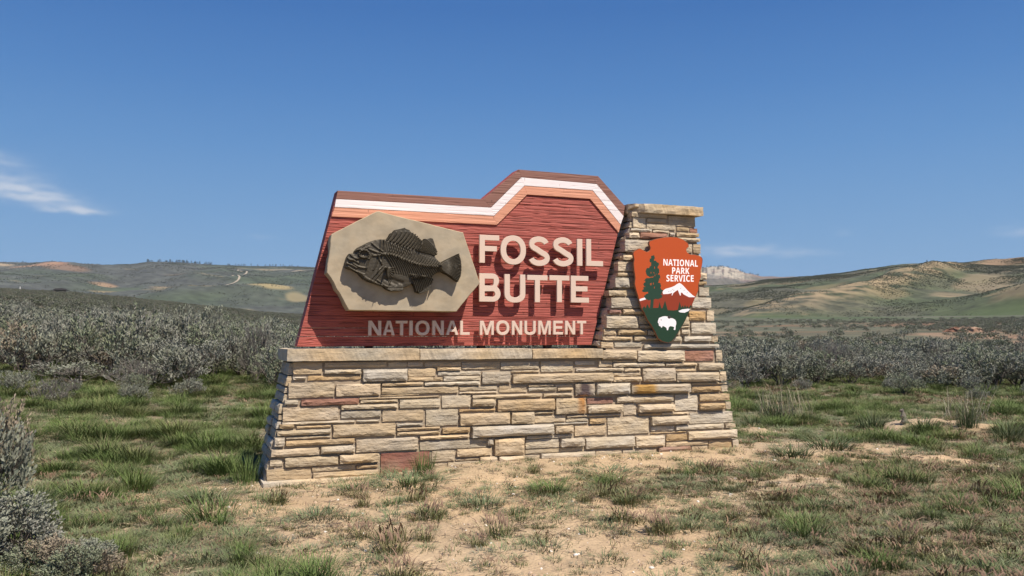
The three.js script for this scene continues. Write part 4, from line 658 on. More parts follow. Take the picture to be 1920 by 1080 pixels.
{
  const lists = {}; const r = rng(2024);
  const put = (k, x, z, s, c) => { (lists[k] ??= []).push([x, z, s, c, r() * 6.283]); };
  // equal chance per square metre out to 34 m, thinned by the cover map
  const N = 46000;
  for (let i = 0; i < N; i++) {
    const az = (r() * 2 - 1) * 35, d = Math.sqrt(lerp(4.6 ** 2, 36 ** 2, r())), a = degToRad(az), x = Math.sin(a) * d, z = -Math.cos(a) * d; if (blocked(x, z)) { r(); continue; }
    const g = cover(x, z), red = redness(x, z), q = r(), size = 0.75 + 0.6 * r();
    const clump = fbm(x * 1.1, z * 1.1, 70, 3) + 0.35 * fbm(x * 0.3, z * 0.3, 71, 2);
    if (q > g * g * 1.15 + 0.05) { if (r() < 0.16) put('sprig', x, z, size, 1); continue; }
    const t = r(), lush = sm(clump, -0.16, 0.18) * sm(g, 0.45, 0.75) * (1 - red * 0.75) * (1.05 - 0.6 * sm(az, 0, 8) * (1 - sm(d, 10, 12)));
    if (t < lush * 0.62) put('lush', x, z, size * (0.54 + 0.66 * sm(clump, 0, 0.35)) * (1 + 0.2 * (1 - sm(az, -18, -8)) * sm(d, 6, 8)), 0.75 + 0.45 * r());
    else if (t < lush * 0.62 + red * 0.55) put('red', x, z, size * (0.9 + 0.3 * r()), 0.85 + 0.4 * r());
    else if (t > 0.90) put('dry', x, z, size * 0.8, 0.8 + 0.4 * r()); else if (t > 0.80) put('scrub', x, z, size, 0.8 + 0.4 * r());
    else put('blue', x, z, size, 0.8 + 0.4 * r());
  }
  // second, finer sowing close to the lens
  for (let i = 0; i < 16000; i++) {
    const az = (r() * 2 - 1) * 34, d = Math.sqrt(lerp(4.6 ** 2, 13 ** 2, r())), a = degToRad(az), x = Math.sin(a) * d, z = -Math.cos(a) * d; if (blocked(x, z)) continue;
    const g = cover(x, z), red = redness(x, z); if (r() > 0.10 + g * 0.8) continue; const t = r(); put(t < 0.22 * red + 0.06 ? 'red' : t < 0.55 ? 'sprig' : t < 0.86 ? 'blue' : 'scrub', x, z, 0.5 + 0.5 * r(), 0.85 + 0.4 * r());
  }
  const label = { lush: 'tall green bunches of grass growing all over the foreground', blue: 'short blue-green grass scattered over the sand', red: 'short reddish-brown cheatgrass with nodding seed heads', dry: 'pale dry grass stalks among the green', scrub: 'low grey-green ground herbs between the grass', sprig: 'single thin grass sprigs on the bare sand' };
  const m4 = new THREE.Matrix4(), qq = new THREE.Quaternion(), e = new THREE.Euler(), col = new THREE.Color();
  for (const k of Object.keys(lists)) KINDS[k].forEach((geo, v) => {
    const own = lists[k].filter((_, i) => i % KINDS[k].length === v), im = new THREE.InstancedMesh(geo, M.plant, own.length); im.name = numbered('grass'); im.castShadow = im.receiveShadow = true;
    own.forEach(([x, z, s, c, t], i) => { qq.setFromEuler(e.set((noise(x, z, 3)) * 0.25, t, noise(x, z, 6) * 0.25)); m4.compose(new THREE.Vector3(x, groundY(x, z), z), qq, new THREE.Vector3(s, s * (0.8 + 0.3 * noise(x * 3, z * 3, 1)), s)); im.setMatrixAt(i, m4); im.setColorAt(i, col.setRGB(c, c, c * (0.95 + 0.1 * noise(x, z)))); });
    scene.add(im); tag(im, label[k], 'grass', null, 'stuff');
  });
}
// clumps of grass one can point at: [x, z, spread, height, kind, label]
const CLUMPS = [
  [0.39, -8.97, 0.27, 0.17, 'g', 'dense bright green grass mat on bare sand, below the middle of the wall'], [-0.28, -8.29, 0.23, 0.19, 'b', 'round dark blue-green clump in front of the wall, lower left of the bright green mat'],
  [-1.02, -9.95, 0.17, 0.34, 'g', 'tall ragged green tuft growing against the dark red foot stone of the wall'], [-1.15, -9.52, 0.46, 0.14, 'b', 'wide low pale green patch of grass below the dark red foot stone'],
  [3.05, -10.47, 0.27, 0.13, 'b', 'flat blue-green clump on sand just past the right foot of the wall'], [2.27, -10.47, 0.26, 0.14, 'b', 'flat blue-green clump on sand below the pillar'], [1.13, -10.10, 0.40, 0.10, 'b', 'long low blue-green grass patch below the pillar side of the wall'],
  [6.27, -14.97, 0.30, 0.40, 'd', 'tall dark green bunch just left of the ground squirrel'], [6.85, -14.35, 0.30, 0.34, 'd', 'dark green bunch just right of and in front of the ground squirrel'], [7.72, -14.56, 0.24, 0.52, 'd', 'tall dark green bunch at the right end of the sand mound'],
  [5.0, -16.3, 0.36, 0.42, 'd', 'dark green bunch at the foot of the dry stalks right of the pillar'], [4.3, -15.4, 0.26, 0.28, 'd', 'dark green bunch low on the left of the dry stalks'], [5.37, -15.9, 0.30, 0.30, 'd', 'dark green bunch low on the right of the dry stalks'],
  [-3.03, -9.79, 0.22, 0.40, 'g', 'bright green tall grass against the left foot of the wall'], [-2.75, -9.95, 0.16, 0.36, 'g', 'bright green blades standing at the left corner of the wall'], [-3.06, -8.55, 0.30, 0.17, 'd', 'dark green clump on the sand left of the wall foot'], [-4.47, -8.04, 0.32, 0.26, 'd', 'dark green clump beside the grey bush at the left edge'],
  [7.57, -13.1, 0.28, 0.40, 'd', 'dark green bunch at the right edge of the picture'], [-1.78, -7.81, 0.26, 0.12, 'b', 'low green clump on the sand, lower left of the wall'], [3.7, -11.4, 0.34, 0.18, 'd', 'dark green clump on the sand right of the wall end'], [4.5, -12.2, 0.42, 0.2, 'd', 'broad dark green patch on the right of the wall end'],
];
const clumpGeo = { g: [61, 62].map((s) => tuft(s, 190, 0.24, 0.19, 0.75, 0.0062, G1, G1T)), b: [63, 64].map((s) => tuft(s, 170, 0.15, 0.22, 1.2, 0.0066, G2, [[0.10, 0.15, 0.075], [0.13, 0.16, 0.09]])), d: [65, 66].map((s) => tuft(s, 200, 0.34, 0.18, 0.72, 0.0068, [[0.040, 0.072, 0.022], [0.052, 0.090, 0.028]], [[0.075, 0.11, 0.045], [0.16, 0.16, 0.085]])) };
const baseH = { g: 0.24, b: 0.15, d: 0.34 };
CLUMPS.forEach(([x, z, w, h, k, label], i) => {
  const t = thing('grass_clump', label, 'grass clump', [x, groundY(x, z), z], i * 1.7); const b = mesh('blades', clumpGeo[k][i % 2], M.plant, t); b.scale.set(w / 0.24, h / baseH[k], w / 0.24);
});
{ // smaller tufts that stand apart on the sand, alike
  const r = rng(5), protos = [['red', [71, 72].map((s) => tuft(s, 90, 0.13, 0.09, 0.8, 0.0052, G3, G3T, 22)), 'small tuft with reddish seed heads standing apart on the bare sand'], ['green', [73, 74].map((s) => tuft(s, 80, 0.12, 0.10, 1.0, 0.0058, G1, G2T)), 'small green tuft standing apart on the bare sand in front of the wall']];
  const made = {};
  for (let i = 0, n = 0; n < 64 && i < 900; i++) {
    const x = lerp(-3.2, 5.2, r()), z = lerp(-10.2, -5.6, r()), p = r() < 0.55 ? 0 : 1, v = r() < 0.5 ? 0 : 1; if (!inView(x, z, 0) || blocked(x, z, 0.15) || toWall(x, z)[1] < 0.5) continue;
    n++; const key = p + '' + v, s = 0.7 + r() * 0.7; let t = made[key];
    if (t) t = copyOf(t); else { t = made[key] = thing('grass_tuft', protos[p][2], 'grass tuft', [0, 0, 0], 0, p ? 'small green tufts on the sand' : 'small reddish tufts on the sand'); mesh('blades', protos[p][1][v], M.plant, t); }
    t.position.set(x, groundY(x, z), z); t.rotation.y = r() * 6; t.scale.set(s, s, s);
  }
  const g = new Tris(), q = rng(88); // standing dead stalks of wild rye
  for (let i = 0; i < 130; i++) { const a = q() * 6.28, d = Math.sqrt(q()), x = Math.cos(a) * d * 0.52, z = Math.sin(a) * d * 0.26, len = 0.45 + q() * 0.5; blade(g, x, 0, z, q() < 0.7 ? -1.6 + (q() - 0.5) * 1.2 : q() * 6.28, 0.1 + q() * 0.4, len, 0.009, tint([0.36, 0.31, 0.22], q, 0.4), tint([0.52, 0.46, 0.35], q, 0.3), 0.4); }
  const t = thing('dry_stalks', 'stand of tall pale dead grass stalks right of the stone pillar', 'dry grass', [5.25, groundY(5.25, -16.4), -16.4]); mesh('stalks', g.geo(), M.plant, t);
  const g2 = new Tris(); for (let i = 0; i < 60; i++) { const a = q() * 6.28, d = Math.sqrt(q()) * 0.35; blade(g2, Math.cos(a) * d, 0, Math.sin(a) * d, q() * 6.28, 0.2 + q() * 0.5, 0.4 + q() * 0.4, 0.009, tint([0.30, 0.27, 0.20], q, 0.4), tint([0.42, 0.38, 0.30], q, 0.3), 0.4); }
  const t2 = thing('dry_stalks', 'wispy grey dead stalks behind the bunch at the right end of the sand mound', 'dry grass', [8.2, groundY(8.2, -15.6), -15.6]); mesh('stalks', g2.geo(), M.plant, t2);
}

// sagebrush
function limb(T, a, b, ra, rb, c) { // a three-sided tapering stick
  const A = new THREE.Vector3(...a), B = new THREE.Vector3(...b), d = B.clone().sub(A).normalize(), s = new THREE.Vector3(0.3, 0.1, 1).cross(d).normalize(), u = d.clone().cross(s), P = (o, r, k) => { const t = (k / 3) * 6.283; return [o.x + (s.x * Math.cos(t) + u.x * Math.sin(t)) * r, o.y + (s.y * Math.cos(t) + u.y * Math.sin(t)) * r, o.z + (s.z * Math.cos(t) + u.z * Math.sin(t)) * r]; };
  for (let k = 0; k < 3; k++) { T.tri(P(A, ra, k), P(A, ra, k + 1), P(B, rb, k + 1), c); T.tri(P(A, ra, k), P(B, rb, k + 1), P(B, rb, k), c); }
}
const SAGE = [0.218, 0.234, 0.184], SAGE_LIT = [0.246, 0.262, 0.206], SAGE_GREEN = [0.170, 0.198, 0.126], SAGE_GREY = [0.216, 0.222, 0.192], SAGE_TAN = [0.245, 0.200, 0.145];
function sage(seed, { stems = 7, tips = 380, blades = 10, len = 0.062, wid = 0.0115, dead = 0, tan = 0.08, green = 0.2, lobes = 6 }) {
  const r = rng(seed), C = new Tris(), W = new Tris(), heads = [];
  for (let i = 0; i < lobes; i++) { const a = (i / lobes) * 6.283 + r(), q = i ? 0.28 + r() * 0.22 : 0.05; heads.push([Math.cos(a) * q, (i % 2 ? 0.34 : 0.56) + r() * 0.20, Math.sin(a) * q, 0.25 + r() * 0.13, r() < tan ? SAGE_TAN : r() < green ? SAGE_GREEN : r() < 0.5 ? SAGE : SAGE_GREY]); }
  const wood = dead ? [0.145, 0.132, 0.118] : [0.085, 0.072, 0.064];
  for (let i = 0; i < stems; i++) { const h = heads[i % lobes]; let a = [(r() - 0.5) * 0.16, -0.05, (r() - 0.5) * 0.16], ra = 0.020 + r() * 0.014; for (let k = 1; k <= 4; k++) { const t = k / 4, b = [h[0] * t * (0.6 + 0.4 * t) + (r() - 0.5) * 0.12, h[1] * 0.95 * t, h[2] * t * (0.6 + 0.4 * t) + (r() - 0.5) * 0.12]; limb(W, a, b, ra, ra * 0.72, tint(wood, r, 0.3)); ra *= 0.72; a = b; } }
  for (let i = 0; i < tips; i++) {
    const h = heads[Math.floor(r() * lobes)], a = r() * 6.283, el = Math.asin(clamp(-0.55 + 1.55 * r(), -1, 1)), q = h[3] * (0.55 + 0.5 * Math.pow(r(), 0.5)) * (0.8 + 0.45 * Math.abs(noise(a * 1.3 + seed, el * 2, i * 0.01)));
    const p = [h[0] + Math.cos(a) * Math.cos(el) * q, Math.max(0.06, h[1] + Math.sin(el) * q * 0.95), h[2] + Math.sin(a) * Math.cos(el) * q], up = [Math.cos(a) * 0.45 + (r() - 0.5) * 0.3, 1, Math.sin(a) * 0.45 + (r() - 0.5) * 0.3];
    if (i % 3 === 0 || dead) limb(W, [lerp(h[0], p[0], 0.45), Math.max(0.03, lerp(h[1] - 0.18, p[1], 0.4)), lerp(h[2], p[2], 0.45)], p, 0.006, 0.003, tint(wood, r, 0.4));
    if (dead && r() < dead) { for (let k = 0; k < 3; k++) limb(W, p, [p[0] + (r() - 0.5) * 0.14 + up[0] * 0.06, p[1] + 0.04 + r() * 0.12, p[2] + (r() - 0.5) * 0.14 + up[2] * 0.06], 0.0035, 0.0015, tint([0.175, 0.165, 0.148], r, 0.4)); continue; }
    const tone = tint(h[4], r, 0.35), lit = tint(SAGE_LIT, r, 0.2);
    for (let k = 0; k < blades; k++) {
      const f = k / blades, b = [p[0] + up[0] * 0.09 * (f - 0.3) + (r() - 0.5) * 0.05, p[1] + 0.10 * (f - 0.4) + (r() - 0.5) * 0.03, p[2] + up[2] * 0.09 * (f - 0.3) + (r() - 0.5) * 0.05];
      const d = new THREE.Vector3(up[0] + (r() - 0.5) * 1.7, 0.55 + r() * 0.8, up[2] + (r() - 0.5) * 1.7).normalize().multiplyScalar(len * (0.6 + 0.7 * r())), s = new THREE.Vector3(r() - 0.5, r() - 0.5, r() - 0.5).cross(d).normalize().multiplyScalar(wid * (0.6 + 0.6 * r()));
      const e = [b[0] + d.x, b[1] + d.y, b[2] + d.z], m = [b[0] + d.x * 0.6, b[1] + d.y * 0.6, b[2] + d.z * 0.6], c = tone.map((v, j) => lerp(v, lit[j], 0.35 * r()));
      C.tri(b, [m[0] + s.x, m[1] + s.y, m[2] + s.z], e, c); C.tri(b, e, [m[0] - s.x, m[1] - s.y, m[2] - s.z], c);
    }
  }
  return { crown: C.geo(), wood: W.geo() };
}
M.twig = new THREE.MeshStandardMaterial({ vertexColors: true, roughness: 1, side: THREE.DoubleSide });
const bushes = [sage(1, {}), sage(2, { tips: 400, lobes: 7, green: 0.35 }), sage(3, { tan: 0.3 }), sage(4, { lobes: 5, green: 0.1 }), sage(5, { tips: 300, dead: 0.75, stems: 10, blades: 8 }), sage(6, { tips: 400, lobes: 8, tan: 0.05, green: 0.5 }), sage(7, { tips: 300, dead: 0.35, stems: 9 }), sage(8, { tips: 420, lobes: 9, tan: 0, green: 0 }), sage(9, { tips: 360, lobes: 5, tan: 0.5 }), sage(10, { tips: 400, lobes: 7, green: 0.8, tan: 0 })];
const bushProto = bushes.map((b) => { const t = new THREE.Group(); t.name = 'sagebrush'; const c = new THREE.Mesh(b.crown, M.leaf), w = new THREE.Mesh(b.wood, M.twig); c.name = 'crown'; w.name = 'branches'; for (const m of [c, w]) m.castShadow = m.receiveShadow = true; t.add(c, w); return t; });
function plantBush(k, x, z, h, w, turn, label, group) { const t = copyOf(bushProto[k], label, group); t.userData.category = 'sagebrush'; t.position.set(x, groundY(x, z) - 0.02, z); t.rotation.y = turn; t.scale.set(w, h, w); return t; }
const planted = [];
{
  const r = rng(303), free = (x, z, d) => planted.every((p) => Math.hypot(p[0] - x, p[1] - z) > d);
  // the front of the thickets, described one by one: [x, z, height, width, kind, label]
  const FRONT = [
    [-13.4, -24.2, 1.75, 1.6, 0, 'big grey sagebrush at the left edge, in front, with a dark gnarled base'], [-11.9, -25.2, 1.95, 1.7, 5, 'tall greenish sagebrush, second from the left edge, its top above its neighbours'], [-10.4, -24.6, 1.35, 1.4, 1, 'round sagebrush leaning out over the green grass left of the bare gap'], [-9.1, -24.3, 1.35, 1.5, 3, 'silver sagebrush with its skirt in the green grass, left of the bare gap'],
    [-8.3, -27.4, 1.9, 1.3, 4, 'half-dead sagebrush with dark open branches rising behind the bare gap'], [-7.3, -26.2, 1.2, 1.2, 6, 'sparse sagebrush with pale broken sticks at the bare gap'], [-6.2, -24.6, 1.25, 1.3, 5, 'green-grey sagebrush with a dark hollow, right of the bare gap'], [-4.9, -23.3, 1.0, 1.1, 0, 'small sagebrush in tall grass beside the left end of the wall'], [-5.6, -26.0, 1.6, 1.4, 2, 'sagebrush with tan seed heads behind the left end of the wall'],
    [7.0, -25.6, 1.35, 1.4, 3, 'silver sagebrush just right of the pillar'], [8.4, -26.9, 1.3, 1.4, 1, 'green-grey sagebrush second from the pillar'], [9.6, -27.3, 1.2, 1.5, 5, 'sagebrush above the tall dry stalks'], [10.9, -27.6, 1.15, 1.3, 0, 'sagebrush with several dark stems standing over a strip of bare soil'], [11.4, -30.3, 1.75, 1.0, 4, 'dead black-branched sagebrush poking above the right thicket'], [12.4, -27.4, 1.1, 1.4, 2, 'low spreading sagebrush right of the bare soil strip'], [14.0, -27.3, 1.25, 1.5, 6, 'thin sagebrush with purple-grey twigs in the right thicket'], [15.6, -26.4, 1.3, 1.6, 1, 'dense sagebrush near the right edge, low and close to the grass'], [16.8, -25.6, 1.0, 1.2, 3, 'sagebrush cut by the right edge of the picture'],
  ];
  for (let [x, z, h, w, k, label] of FRONT) { if (x < 0) { x *= 0.86; z *= 0.86; h *= 1.04; } planted.push([x, z]); plantBush(k, x, z, h * 0.84, w * 0.95, r() * 6.28, label); }
  for (let i = 0, n = 0; n < 12 && i < 400; i++) { // young bushes out in the grass
    const left = i % 2 === 0, az = left ? lerp(-31, -13, r()) : lerp(14, 32, r()), d = (left ? 21 : 26.5) - Math.pow(r(), 1.5) * 2.6, a = degToRad(az), x = Math.sin(a) * d, z = -Math.cos(a) * d; if (!free(x, z, 1.1)) continue;
    n++; planted.push([x, z]); const h = 0.28 + r() * 0.34; plantBush(Math.floor(r() * 10), x, z, h, h * 1.25, r() * 6.28, left ? 'knee-high young sagebrush in the grass before the left thicket' : 'knee-high young sagebrush in the grass before the right thicket', left ? 'young sagebrush left of the wall' : 'young sagebrush right of the pillar');
  }
  for (let i = 0; i < 9000 && planted.length < 284; i++) {
    const left = r() < 0.58, az = left ? lerp(-34, -10.5, r()) : lerp(11.5, 33.5, r()), d = left ? lerp(20.5, 45, Math.pow(r(), 0.8)) : lerp(27.5, 47, Math.pow(r(), 0.8)), a = degToRad(az), x = Math.sin(a) * d, z = -Math.cos(a) * d;
    const front = left ? curve([[-34, 23.5], [-29, 23], [-22, 21.5], [-18, 23], [-12, 21]], az) : curve([[11, 26.5], [17, 29], [25, 29], [30, 28.5], [34, 27.5]], az);
    if (d < front || Math.hypot(x + 6.5, z + 21.2) < 1.5 || !free(x, z, d < 32 ? 1.05 : 1.2)) continue;
    planted.push([x, z]); const h = ((left ? 0.68 : 0.6) + Math.pow(r(), 1.4) * (left ? 0.9 : 0.65)) * clamp(1 + 1.2 * fbm(x / 3.2, z / 3.2, 77, 2), 0.6, 1.4), k = r() < 0.2 ? 4 + Math.floor(r() * 3) : Math.floor(r() * 10);
    plantBush(k, x, z, h, 1.15 + r() * 0.55, r() * 6.28, left ? 'grey-green sagebrush in the dense thicket left of the wall' : 'grey-green sagebrush in the dense thicket right of the pillar', left ? 'sagebrush of the left thicket' : 'sagebrush of the right thicket');
  }
  // two grey bushes close to the lens at the left edge, leafier
  const near = [sage(21, { tips: 1000, blades: 16, len: 0.046, wid: 0.0105, lobes: 9, stems: 13, tan: 0.05, green: 0.3 }), sage(22, { tips: 1000, blades: 16, len: 0.046, wid: 0.010, lobes: 8, stems: 12, tan: 0.3, green: 0.3 })];
  [[-3.72, -6.05, 0.52, 0.80, 0, 'silvery sagebrush filling the lower left corner of the picture'], [-3.02, -5.85, 0.30, 0.50, 1, 'small low sagebrush at the bottom edge, beside the silvery corner bush'], [-4.62, -7.3, 1.2, 0.85, 1, 'grey-brown sagebrush cut by the left edge, behind the silvery one']].forEach(([x, z, h, w, k, label]) => {
    const t = thing('sagebrush', label, 'sagebrush', [x, groundY(x, z) - 0.02, z], 1.1 * k + x); mesh('crown', near[k].crown, M.leaf, t); mesh('branches', near[k].wood, M.twig, t); t.scale.set(w, h, w);
  });
}
{ // the sagebrush plain beyond: too many to count
  const low = [31, 32, 33, 34].map((s) => sage(s, { tips: 95, blades: 8, len: 0.11, wid: 0.030, stems: 3, lobes: 6, tan: 0.04, green: 0.3 })), r = rng(808), lists = low.map(() => []), m4 = new THREE.Matrix4(), q = new THREE.Quaternion(), up = new THREE.Vector3(0, 1, 0), col = new THREE.Color();
  for (let i = 0; i < 30000; i++) {
    const az = (r() * 2 - 1) * 34, d = 34 + 330 * Math.pow(r(), 0.62), a = degToRad(az), x = Math.sin(a) * d, z = -Math.cos(a) * d, right = sm(az, -4, 5);
    let p = lerp(sm(d, 44, 50), 1 - sm(d, 55, 85) * (0.97 - 0.22 * sm(fbm(x * 0.02, z * 0.02, 90, 3), 0.08, 0.25)) , right);
    if (right > 0.5) { p += sm(az, 22, 30) * sm(d, 100, 120) * 0.3; p *= 1 - 0.7 * sm(d, 260, 320); } else p *= 0.62 + 0.9 * fbm(x * 0.03, z * 0.03, 95, 3);
    if (az > -10 && az < 11 && d < 60) p = 0.9; else if (d < 47) continue;
    if (r() > p || planted.some((k) => Math.abs(k[0] - x) < 0.8 && Math.abs(k[1] - z) < 0.8)) continue;
    lists[Math.floor(r() * 4)].push([x, z, (0.45 + 0.5 * r()) * lerp(d < 60 ? 1.2 : 0.9, 0.9, right), r() * 6.28, (0.72 + 0.35 * r()) * (d < 60 ? 1.0 : lerp(0.8, 1.1, right))]);
  }
  low.forEach((b, k) => { const im = new THREE.InstancedMesh(mergeGeometries([b.crown, b.wood]), M.leaf, lists[k].length); im.name = numbered('sagebrush_plain'); lists[k].forEach(([x, z, s, t, c], i) => { m4.compose(new THREE.Vector3(x, groundY(x, z) - 0.05, z), q.setFromAxisAngle(up, t), new THREE.Vector3(s * 1.35, s, s * 1.35)); im.setMatrixAt(i, m4); im.setColorAt(i, col.setRGB(c, c, c)); }); im.castShadow = im.receiveShadow = true; scene.add(im); tag(im, 'sagebrush of the open plain, running back to the hills as one mass', 'sagebrush', null, 'stuff'); });
  // shrubs on the nearer hillside and the far one
  const T = new Tris(), tr = rng(4); for (let i = 0; i < 46; i++) { const a = tr() * 6.28, e = tr(), p = [Math.cos(a) * 0.6 * (1 - e * 0.6), e * 0.75, Math.sin(a) * 0.6 * (1 - e * 0.6)], c = tint([0.082, 0.092, 0.056], tr, 0.5), o = () => (tr() - 0.5) * 0.55; T.tri(p, [p[0] + o(), p[1] + Math.abs(o()), p[2] + o()], [p[0] + o(), p[1] + Math.abs(o()), p[2] + o()], c); }
  const dot = T.geo();
  for (const [n, a0, a1, r0, r1, yOf, smin, smax, label, seed] of [[42000, 11.5, 33, 595, 1050, rightHillY, 0.5, 1.3, 'low dark shrubs speckling the green hill right of the pillar', 6], [22000, -34, -10, 1000, 2600, leftHillY, 0.9, 2.6, 'low dark shrubs speckling the far hill on the left', 7]]) {
    const im = new THREE.InstancedMesh(dot, M.leaf, n), s = rng(seed); im.name = numbered('hill_shrubs'); let k = 0;
    for (let i = 0; i < n * 6 && k < n; i++) { const az = lerp(a0, a1, s()), d = lerp(r0, r1, Math.sqrt(s())), a = degToRad(az), x = Math.sin(a) * d, z = -Math.cos(a) * d; if (s() > sm(fbm(x / 70, z / 70, 33, 4), -0.12, 0.25)) continue; const w = lerp(smin, smax, s() * s()); m4.compose(new THREE.Vector3(x, yOf(x, z, az, d) - 0.1, z), q.setFromAxisAngle(up, s() * 6), new THREE.Vector3(w, w * 0.8, w)); im.setMatrixAt(k, m4); const c = 0.6 + 0.6 * s(); im.setColorAt(k, col.setRGB(c, c, c)); k++; }
    im.count = k; im.castShadow = im.receiveShadow = true; scene.add(im); tag(im, label, 'shrubs', null, 'stuff');
  }
}

// ------------------------------------------------------------------ far trees, track, hut, bank
{
  const crownOf = (seed) => { const r = rng(seed), T = new Tris(); for (let i = 0; i < 130; i++) { const e = Math.pow(r(), 0.8), a = r() * 6.28, q = (0.36 * (1 - e) + 0.09) * (0.5 + 0.6 * r()), p = [Math.cos(a) * q, 0.14 + e * 0.84, Math.sin(a) * q], c = tint([0.040, 0.052, 0.030], r, 0.7), o = (k) => (r() - 0.5) * k; T.tri(p, [p[0] + o(0.26), p[1] + o(0.2), p[2] + o(0.26)], [p[0] + o(0.26), p[1] + o(0.2), p[2] + o(0.26)], c); } return T.geo(); };
  const trunk = new THREE.CylinderGeometry(0.03, 0.05, 0.4, 5).translate(0, 0.15, 0), crowns = [1, 2, 3].map(crownOf), r = rng(61);
  const tree = (az, d, h, w, yOf, label, group) => { const a = degToRad(az), x = Math.sin(a) * d, z = -Math.cos(a) * d, t = thing('juniper_tree', label, 'tree', [x, yOf(x, z, az, d) - 0.2, z], r() * 6, group); mesh('crown', crowns[Math.floor(r() * 3)], M.leaf, t); mesh('trunk', trunk, M.bark, t); t.scale.set(w, h, w); };
  for (let i = 0; i < 46; i++) tree(lerp(-23.2, -19.3, Math.pow(r(), 1.1)), 2590 + r() * 20, 5 + r() * 4.5, 6 + r() * 4, leftHillY, 'small dark juniper in the row along the top of the far left hill', 'junipers along the crest of the far left hill');
  for (let i = 0; i < 26; i++) tree(lerp(-19.2, -14, r()), 2590 + r() * 20, 4 + r() * 4, 5 + r() * 3, leftHillY, 'small dark juniper scattered on the far skyline left of the sign', 'scattered junipers on the far skyline left of the sign');
  for (let i = 0; i < 11; i++) tree(lerp(-27.3, -25.6, r()), 2590 + r() * 15, 4 + r() * 4, 5 + r() * 3, leftHillY, 'small dark juniper on the far skyline in the saddle at the left', 'junipers in the saddle of the far left hill');
  tree(-29.9, 2596, 8, 7, leftHillY, 'lone juniper on the far skyline near the left edge'); tree(-28.4, 2596, 9, 6, leftHillY, 'lone juniper on top of the rounded far hill at the left');
  for (let i = 0; i < 30; i++) tree(lerp(12.4, 16.2, Math.pow(r(), 1.2)), 3820 + r() * 90, 5 + r() * 5, 8 + r() * 4, butteY, 'tiny dark juniper on the rim of the pale butte', 'junipers on the rim of the pale butte');
  tree(26.0, 1046, 3.6, 3.0, rightHillY, 'left one of two shrubby trees on the skyline of the right hill'); tree(26.35, 1046, 3.2, 2.6, rightHillY, 'right one of two shrubby trees on the skyline of the right hill'); tree(27.6, 1047, 2.2, 2.4, rightHillY, 'small lone shrub on the skyline of the right hill, right of the pair'); tree(22.7, 930, 3.4, 3.6, rightHillY, 'dark round shrub high on the slope of the right hill'); tree(25.4, 845, 2.6, 2.6, rightHillY, 'dark shrub beside the crest of the tan spur');
}
{ // dirt track winding up the far hill
  const ribbon = (pts, wid, yOf, lift) => { const c = new THREE.CatmullRomCurve3(pts.map(([a, d]) => new THREE.Vector3(Math.sin(degToRad(a)) * d, 0, -Math.cos(degToRad(a)) * d)), false, 'centripetal'), n = 160, P = [], I = []; for (let i = 0; i <= n; i++) { const p = c.getPoint(i / n), t = c.getTangent(i / n), w = wid * (0.8 + 0.4 * noise(i * 0.3, 2)); for (const s of [-1, 1]) { const x = p.x - t.z * s * w / 2, z = p.z + t.x * s * w / 2; P.push(x, yOf(x, z, radToDeg(Math.atan2(x, -z)), Math.hypot(x, z)) + lift, z); } if (i < n) I.push(i * 2, i * 2 + 1, i * 2 + 2, i * 2 + 1, i * 2 + 3, i * 2 + 2); } const g = new THREE.BufferGeometry(); g.setAttribute('position', new THREE.Float32BufferAttribute(P, 3)); g.setIndex(I); g.computeVertexNormals(); return g; };
  const m = new THREE.MeshStandardMaterial({ color: new THREE.Color(0.33, 0.29, 0.23), roughness: 1, side: THREE.DoubleSide });
  tag(mesh('track', ribbon([[-19.95, 1560], [-20.3, 1620], [-20.1, 1660], [-19.2, 1680], [-18.2, 1720], [-17.75, 1780], [-18.05, 1850], [-18.15, 1900], [-17.6, 1930], [-17.3, 1990], [-17.6, 2060], [-17.85, 2120], [-17.65, 2150]], 4.6, leftHillY, 1.2), m), 'pale dirt track that zigzags up the far hill left of the sign', 'track', null, 'structure');
}
{ // low dark roof on the left rise
  const az = degToRad(-27.93), d = 330, x = Math.sin(az) * d, z = -Math.cos(az) * d, y = groundY(x, z), t = thing('hut', 'low hut with a dark wide roof on the rise at the far left', 'hut', [x, y, z], -az);
  const wallM = new THREE.MeshStandardMaterial({ color: new THREE.Color(0.10, 0.085, 0.075), roughness: 1 }), roofM = new THREE.MeshStandardMaterial({ color: new THREE.Color(0.045, 0.043, 0.05), roughness: 0.9 });
  mesh('wall', new THREE.BoxGeometry(3.6, 1.1, 2.4).translate(0, 0.5, 0), wallM, t); const r = new THREE.ExtrudeGeometry(new THREE.Shape([[-2.5, 0], [2.5, 0], [1.6, 0.5], [0.3, 0.72], [-1.5, 0.5]].map((q) => new THREE.Vector2(...q))), { depth: 3.4, bevelEnabled: false }).translate(0, 0.95, -1.7); mesh('roof', r, roofM, t);
  const a2 = degToRad(-30.0), x2 = Math.sin(a2) * 330, z2 = -Math.cos(a2) * 330, p = thing('marker_post', 'thin white post on the rise at the far left', 'post', [x2, groundY(x2, z2), z2]); mesh('post', new THREE.CylinderGeometry(0.12, 0.12, 1.5, 8).translate(0, 0.75, 0), new THREE.MeshStandardMaterial({ color: new THREE.Color(0.8, 0.8, 0.78) }), p); mesh('cap', new THREE.ConeGeometry(0.17, 0.2, 8).translate(0, 1.6, 0), M.post, p);
}
